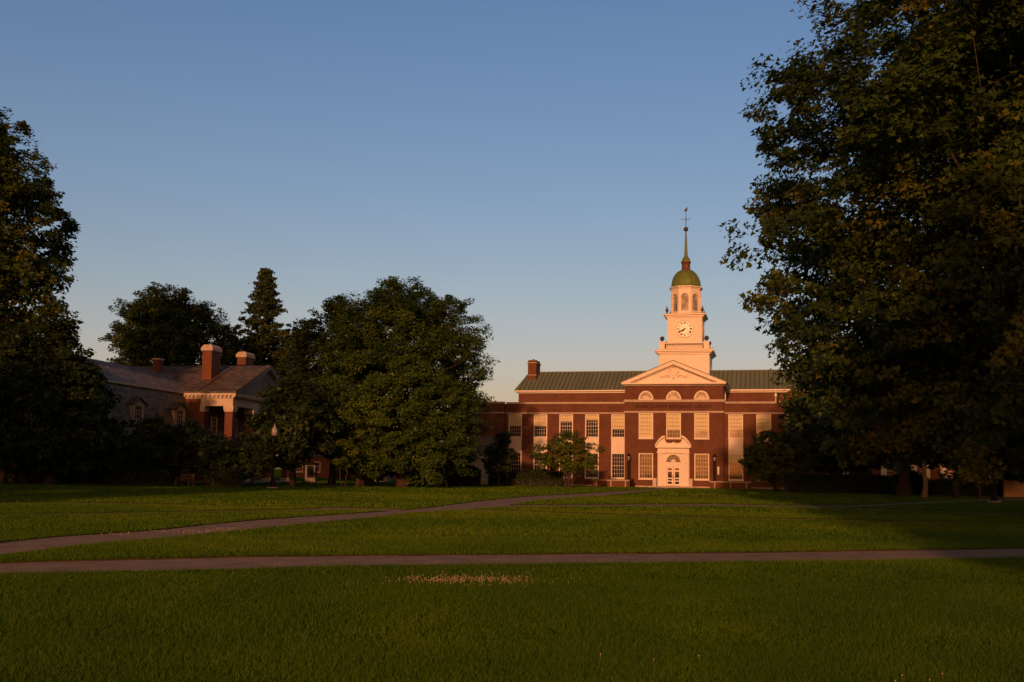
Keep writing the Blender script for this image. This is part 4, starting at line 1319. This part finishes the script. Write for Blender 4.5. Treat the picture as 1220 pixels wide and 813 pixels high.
# big maple between house and library, and its neighbours
T_('maple_tree', 'broad rounded maple standing left of the library', 482, 100, 19.1, 1.3, 7.85, [(0, .72), (.15, .93), (.35, 1.0), (.6, 1.0), (.8, .88), (.93, .64), (1, .3)], 31, core=22000, leaf='olive', n_cl=500, n_lf=560, lsize=.205, cl_r=1.25, trunk_r=.5, amp=.06, bias=.34)
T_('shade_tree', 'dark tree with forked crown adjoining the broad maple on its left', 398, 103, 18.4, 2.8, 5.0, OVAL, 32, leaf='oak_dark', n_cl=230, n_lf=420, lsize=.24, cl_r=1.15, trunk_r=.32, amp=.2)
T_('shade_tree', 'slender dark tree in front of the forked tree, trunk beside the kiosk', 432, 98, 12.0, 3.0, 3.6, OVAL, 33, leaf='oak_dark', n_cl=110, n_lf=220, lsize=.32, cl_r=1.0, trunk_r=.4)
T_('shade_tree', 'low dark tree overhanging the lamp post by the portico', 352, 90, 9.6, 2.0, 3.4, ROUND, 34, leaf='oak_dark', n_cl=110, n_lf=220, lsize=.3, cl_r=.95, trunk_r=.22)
T_('young_tree', 'small thin tree with forking bare stem below the dark crowns', 412, 92, 4.2, 2.0, 1.5, ROUND, 35, leaf='fresh', n_cl=26, n_lf=120, lsize=.2, cl_r=.5, trunk_r=.14, stems=2)
# behind the house
T_('oak_tree', 'wide spreading oak behind the slate roof', 200, 125, 22.9, 5.0, 7.9, [(0, .7), (.15, .95), (.4, 1.0), (.65, .9), (.85, .66), (1, .25)], 41, core=16000, leaf='oak', n_cl=420, n_lf=380, lsize=.27, cl_r=1.3, trunk_r=.5, amp=.15)
T_('bushy_tree', 'bushy tree between the brick chimneys behind the house', 272, 121, 18.5, 5.0, 2.9, CONE, 42, leaf='oak', n_cl=100, n_lf=200, lsize=.38, cl_r=1.1, trunk_r=.25)
T_('oak_tree', 'rounded tree behind the house gable beside the conifer', 352, 128, 20.0, 5.0, 3.6, OVAL, 43, leaf='oak', n_cl=100, n_lf=200, lsize=.4, cl_r=1.2, trunk_r=.3)
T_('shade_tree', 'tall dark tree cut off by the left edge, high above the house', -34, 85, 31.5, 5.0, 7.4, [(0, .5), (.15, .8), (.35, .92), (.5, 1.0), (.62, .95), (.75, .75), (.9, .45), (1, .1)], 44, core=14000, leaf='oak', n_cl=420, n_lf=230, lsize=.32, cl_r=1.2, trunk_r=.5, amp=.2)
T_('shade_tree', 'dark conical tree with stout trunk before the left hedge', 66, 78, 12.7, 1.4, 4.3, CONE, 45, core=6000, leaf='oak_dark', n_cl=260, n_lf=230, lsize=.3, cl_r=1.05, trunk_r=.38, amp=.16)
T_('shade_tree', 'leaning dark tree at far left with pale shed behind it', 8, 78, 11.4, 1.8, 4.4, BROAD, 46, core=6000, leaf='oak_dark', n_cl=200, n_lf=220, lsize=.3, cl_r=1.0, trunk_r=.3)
# small trees in front of the house
for px, Y, H, Rr, sd_, lab in ((150, 83, 5.2, 2.3, 51, 'small round tree under the first dormer of the slate wing'), (186, 84, 5.3, 2.1, 52, 'small round tree between the two dormers'),
                               (232, 83.5, 5.0, 2.2, 53, 'small tree beside the park bench'), (260, 84, 3.7, 1.7, 54, 'low tree before the corner pier of the portico'),
                               (303, 86, 3.9, 1.7, 55, 'low tree before the middle piers of the portico'), (118, 82, 5.2, 1.9, 56, 'small tree tucked behind the conical tree')):
    T_('small_tree', lab, px, Y, H, 1.0, Rr, ROUND, sd_, 'small trees before the house', leaf='oak_dark', n_cl=80, n_lf=200, lsize=.22, cl_r=.75, trunk_r=.14)
# ornamental trees before the library
T_('ornamental_tree', 'sunlit multi-stemmed tree before the left library windows', 679, 112, 5.8, 1.7, 3.4, [(0, .5), (.2, .9), (.45, 1.0), (.7, .8), (.9, .5), (1, .2)], 61, leaf='fresh', n_cl=84, n_lf=140, lsize=.22, cl_r=.72, trunk_r=.24, stems=5, amp=.3, tintb=.15)
T_('ornamental_tree', 'thin dark tree at the shaded left end of the library', 597, 113, 5.9, 1.2, 1.5, OVAL, 62, leaf='oak_dark', n_cl=45, n_lf=140, lsize=.25, cl_r=.6, trunk_r=.1)
T_('ornamental_tree', 'half shaded multi-stemmed tree before the right library windows', 925, 104, 6.1, 1.3, 3.2, ROUND, 63, leaf='fresh', n_cl=105, n_lf=190, lsize=.25, cl_r=.75, trunk_r=.22, stems=4, amp=.2)
# trees on the right beneath the big maple
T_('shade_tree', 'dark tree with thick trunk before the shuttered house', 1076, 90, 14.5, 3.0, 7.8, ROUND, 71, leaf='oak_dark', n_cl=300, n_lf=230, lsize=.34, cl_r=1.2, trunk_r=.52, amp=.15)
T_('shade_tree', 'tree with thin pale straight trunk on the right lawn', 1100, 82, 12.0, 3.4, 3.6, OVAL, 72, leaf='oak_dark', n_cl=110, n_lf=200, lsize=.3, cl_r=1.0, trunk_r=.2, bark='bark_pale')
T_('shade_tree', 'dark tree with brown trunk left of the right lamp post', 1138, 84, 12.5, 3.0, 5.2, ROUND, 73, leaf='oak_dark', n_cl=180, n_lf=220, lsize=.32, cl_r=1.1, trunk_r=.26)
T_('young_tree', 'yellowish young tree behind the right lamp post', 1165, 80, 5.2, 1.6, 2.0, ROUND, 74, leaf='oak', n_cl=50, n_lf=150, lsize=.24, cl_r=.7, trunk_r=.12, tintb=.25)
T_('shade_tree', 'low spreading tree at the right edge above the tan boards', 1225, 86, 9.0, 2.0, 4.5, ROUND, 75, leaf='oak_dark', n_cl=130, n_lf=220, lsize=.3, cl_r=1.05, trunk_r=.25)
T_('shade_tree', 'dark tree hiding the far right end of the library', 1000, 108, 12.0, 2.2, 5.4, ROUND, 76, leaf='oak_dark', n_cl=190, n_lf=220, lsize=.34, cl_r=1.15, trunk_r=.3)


def conifer(px, Y, H, Rad, seed, label):
    rng = np.random.default_rng(seed)
    x = X_at(px, Y)
    root = empty('conifer_tree', (x, Y, gz(x, Y) - .05), 0, label, 'tree')
    b = MB(); b.tube([(0, 0, -.2), (.1, 0, H * .5), (0, 0, H)], [.42, .25, .03], 8)
    C, D = [], []
    for _ in range(330):
        t = rng.random() ** 1.25; z = H * (.16 + .83 * t)
        rr = Rad * ((1 - t) ** .9 + .03) * (1 if t > .12 else .8)
        a = rng.uniform(0, 2 * PI); ln = rr * rng.uniform(.5, 1.12)
        tip = np.array([math.cos(a) * ln, math.sin(a) * ln, z + ln * (rng.uniform(-.28, .05) + .35 * t)])
        p0 = np.array([0, 0, z]); mid = (p0 + tip) / 2 - np.array([0, 0, .09 * ln])
        b.tube([p0, mid, tip], [.06, .04, .012], 4)
        for f in np.linspace(.3, 1.04, max(3, int(ln * 2.2))):
            q = p0 + (tip - p0) * f; q[2] -= .2 * ln * f * (1 - f) + rng.uniform(0, .18)
            for _k in range(2):
                C.append(q + rng.normal(0, .13 + .12 * f, 3) * np.array([1, 1, .5]))
    C = np.array(C); m = 26
    P = (C[:, None] + rng.normal(0, .2, (len(C), m, 3)) * np.array([1, 1, .4])).reshape(-1, 3)
    V, F = leaf_arrays(rng, P, rng.uniform(.18, .42, len(P)), rng.normal(size=P.shape) + np.array([0, 0, .6]), 'kite')
    V = V
    ct = np.repeat(rng.normal(.45, .15, len(C)), m) + rng.normal(0, .1, len(P))
    o = tri_mesh('crown', V, F, M['needle'], np.clip(ct, 0, 1)); o.parent = root
    b.build('trunk', M['bark'], root)


conifer(312, 131, 26.8, 6.6, 81, 'tall open conifer rising behind the house gable')


def hedge(x0, x1, Y, depth, h, seed, label, leaf='hedge', round_=.0, name='hedge', group='clipped hedges'):
    """clipped hedge: leaves packed over a twiggy body, uneven top"""
    rng = np.random.default_rng(seed)
    z0 = gz((x0 + x1) / 2, Y)
    n = int((x1 - x0) * (depth + 2 * h) * 190)
    u, s = rng.random(n), rng.random(n) * (2 * h + depth)
    x = x0 + (x1 - x0) * u
    hh = h * (1 + .10 * (vnoise(x * 1.0, x * 0 + seed, 1.3, seed) - .5) * 2)
    if round_:
        hh = hh * (1 - round_ * np.abs(2 * u - 1) ** 3)
    y = np.where(s < h, 0, np.where(s < h + depth, s - h, depth)); z = np.where(s < h, s / h * hh, np.where(s < h + depth, hh, (2 * h + depth - s) / h * hh))
    nx = np.zeros((n, 3)); nx[:, 1] = np.where(s < h, -1, np.where(s < h + depth, 0, 1)); nx[:, 2] = np.where((s >= h) & (s < h + depth), 1, .25)
    P = np.stack([x - (x0 + x1) / 2, y - depth / 2, z], 1) + rng.normal(0, .07, (n, 3))
    P[:, 2] = np.maximum(P[:, 2], .03)
    V, F = leaf_arrays(rng, P, rng.uniform(.09, .2, n), nx + rng.normal(size=(n, 3)) * .6, 'kite')
    tint = np.clip(.35 + .3 * (vnoise(x, z * 2 + y, .5, seed + 1) - .5) + rng.normal(0, .13, n), 0, 1)
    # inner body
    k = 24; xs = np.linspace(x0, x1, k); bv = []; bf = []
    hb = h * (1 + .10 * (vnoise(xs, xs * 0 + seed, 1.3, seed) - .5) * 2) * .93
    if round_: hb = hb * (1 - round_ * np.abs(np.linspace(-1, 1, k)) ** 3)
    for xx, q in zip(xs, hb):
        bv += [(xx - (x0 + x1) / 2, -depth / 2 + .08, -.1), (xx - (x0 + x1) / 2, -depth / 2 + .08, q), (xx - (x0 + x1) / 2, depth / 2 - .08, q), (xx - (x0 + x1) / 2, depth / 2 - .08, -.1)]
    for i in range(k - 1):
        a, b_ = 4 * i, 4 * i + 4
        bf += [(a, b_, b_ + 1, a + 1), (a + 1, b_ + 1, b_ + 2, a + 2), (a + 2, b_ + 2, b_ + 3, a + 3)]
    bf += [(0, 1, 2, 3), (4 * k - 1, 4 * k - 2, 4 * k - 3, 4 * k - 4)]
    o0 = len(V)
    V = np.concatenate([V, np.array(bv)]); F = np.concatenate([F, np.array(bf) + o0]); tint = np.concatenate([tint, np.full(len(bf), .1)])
    o = tri_mesh(name, V, F, M[leaf], tint)
    o.location = ((x0 + x1) / 2, Y, z0)
    tag(o, label, 'hedge' if name == 'hedge' else 'shrub', group)
    return o


hedge(-43, -33.5, 80.5, 1.6, 1.25, 91, 'clipped hedge running out of the left edge behind the stout trunk')
hedge(-32.9, -26.6, 81, 1.6, 1.2, 92, 'clipped hedge left of the park bench')
hedge(-24.2, -21.4, 81.5, 1.5, 1.2, 93, 'short clipped hedge between the bench and the portico piers')
hedge(-12.6, -8.4, 114, 2.0, 2.0, 94, 'tall dark hedge under the left of the broad maple', round_=.3)
hedge(-8.2, -4.2, 115, 2.0, 2.1, 95, 'dark hedge before the white annex', round_=.3)
hedge(-3.4, -1.4, 119, 1.8, 1.6, 96, 'rounded shrub at the left end of the library hedge', round_=.5, name='shrub', group='shrubs')
hedge(-1.2, 4.9, 117.5, 2.0, 1.7, 97, 'long clipped hedge under the left library windows', round_=.12)
hedge(25.4, 35.2, 100, 1.8, 1.65, 98, 'clipped hedge under the right end of the library', round_=.08)
hedge(33.6, 36.6, 95, 1.8, 2.0, 99, 'rounded shrub before the white shutters', round_=.45, name='shrub', group='shrubs')
hedge(36.0, 43.6, 92.5, 1.8, 1.5, 100, 'dark clipped hedge behind the right lamp post', round_=.12)

# unseen trees, added to shade the right-hand trees and the foot of the house
shade = make_tree('offscreen_tree', 'leafy tree added outside the picture to cast shade', 'tree', 'trees outside the picture', (18.0, -17, 0), 33, 2.0, 9.5, BROAD, 111, core=26000, leaf='oak_dark', n_cl=430, n_lf=240, lsize=.36, cl_r=1.6, trunk_r=.5)
for x, y, k, kz, a in ((4.9, -29, .50, .76, 1.0), (-48, 46, .55, .46, 2.2), (-40, 46, .52, .45, 3.7), (-34.0, 43, .50, .41, 5.1), (-28.5, 25, .46, .45, .6)):
    copy_thing(shade, shade['label'], (x, y, 0), a, (k, k, kz))
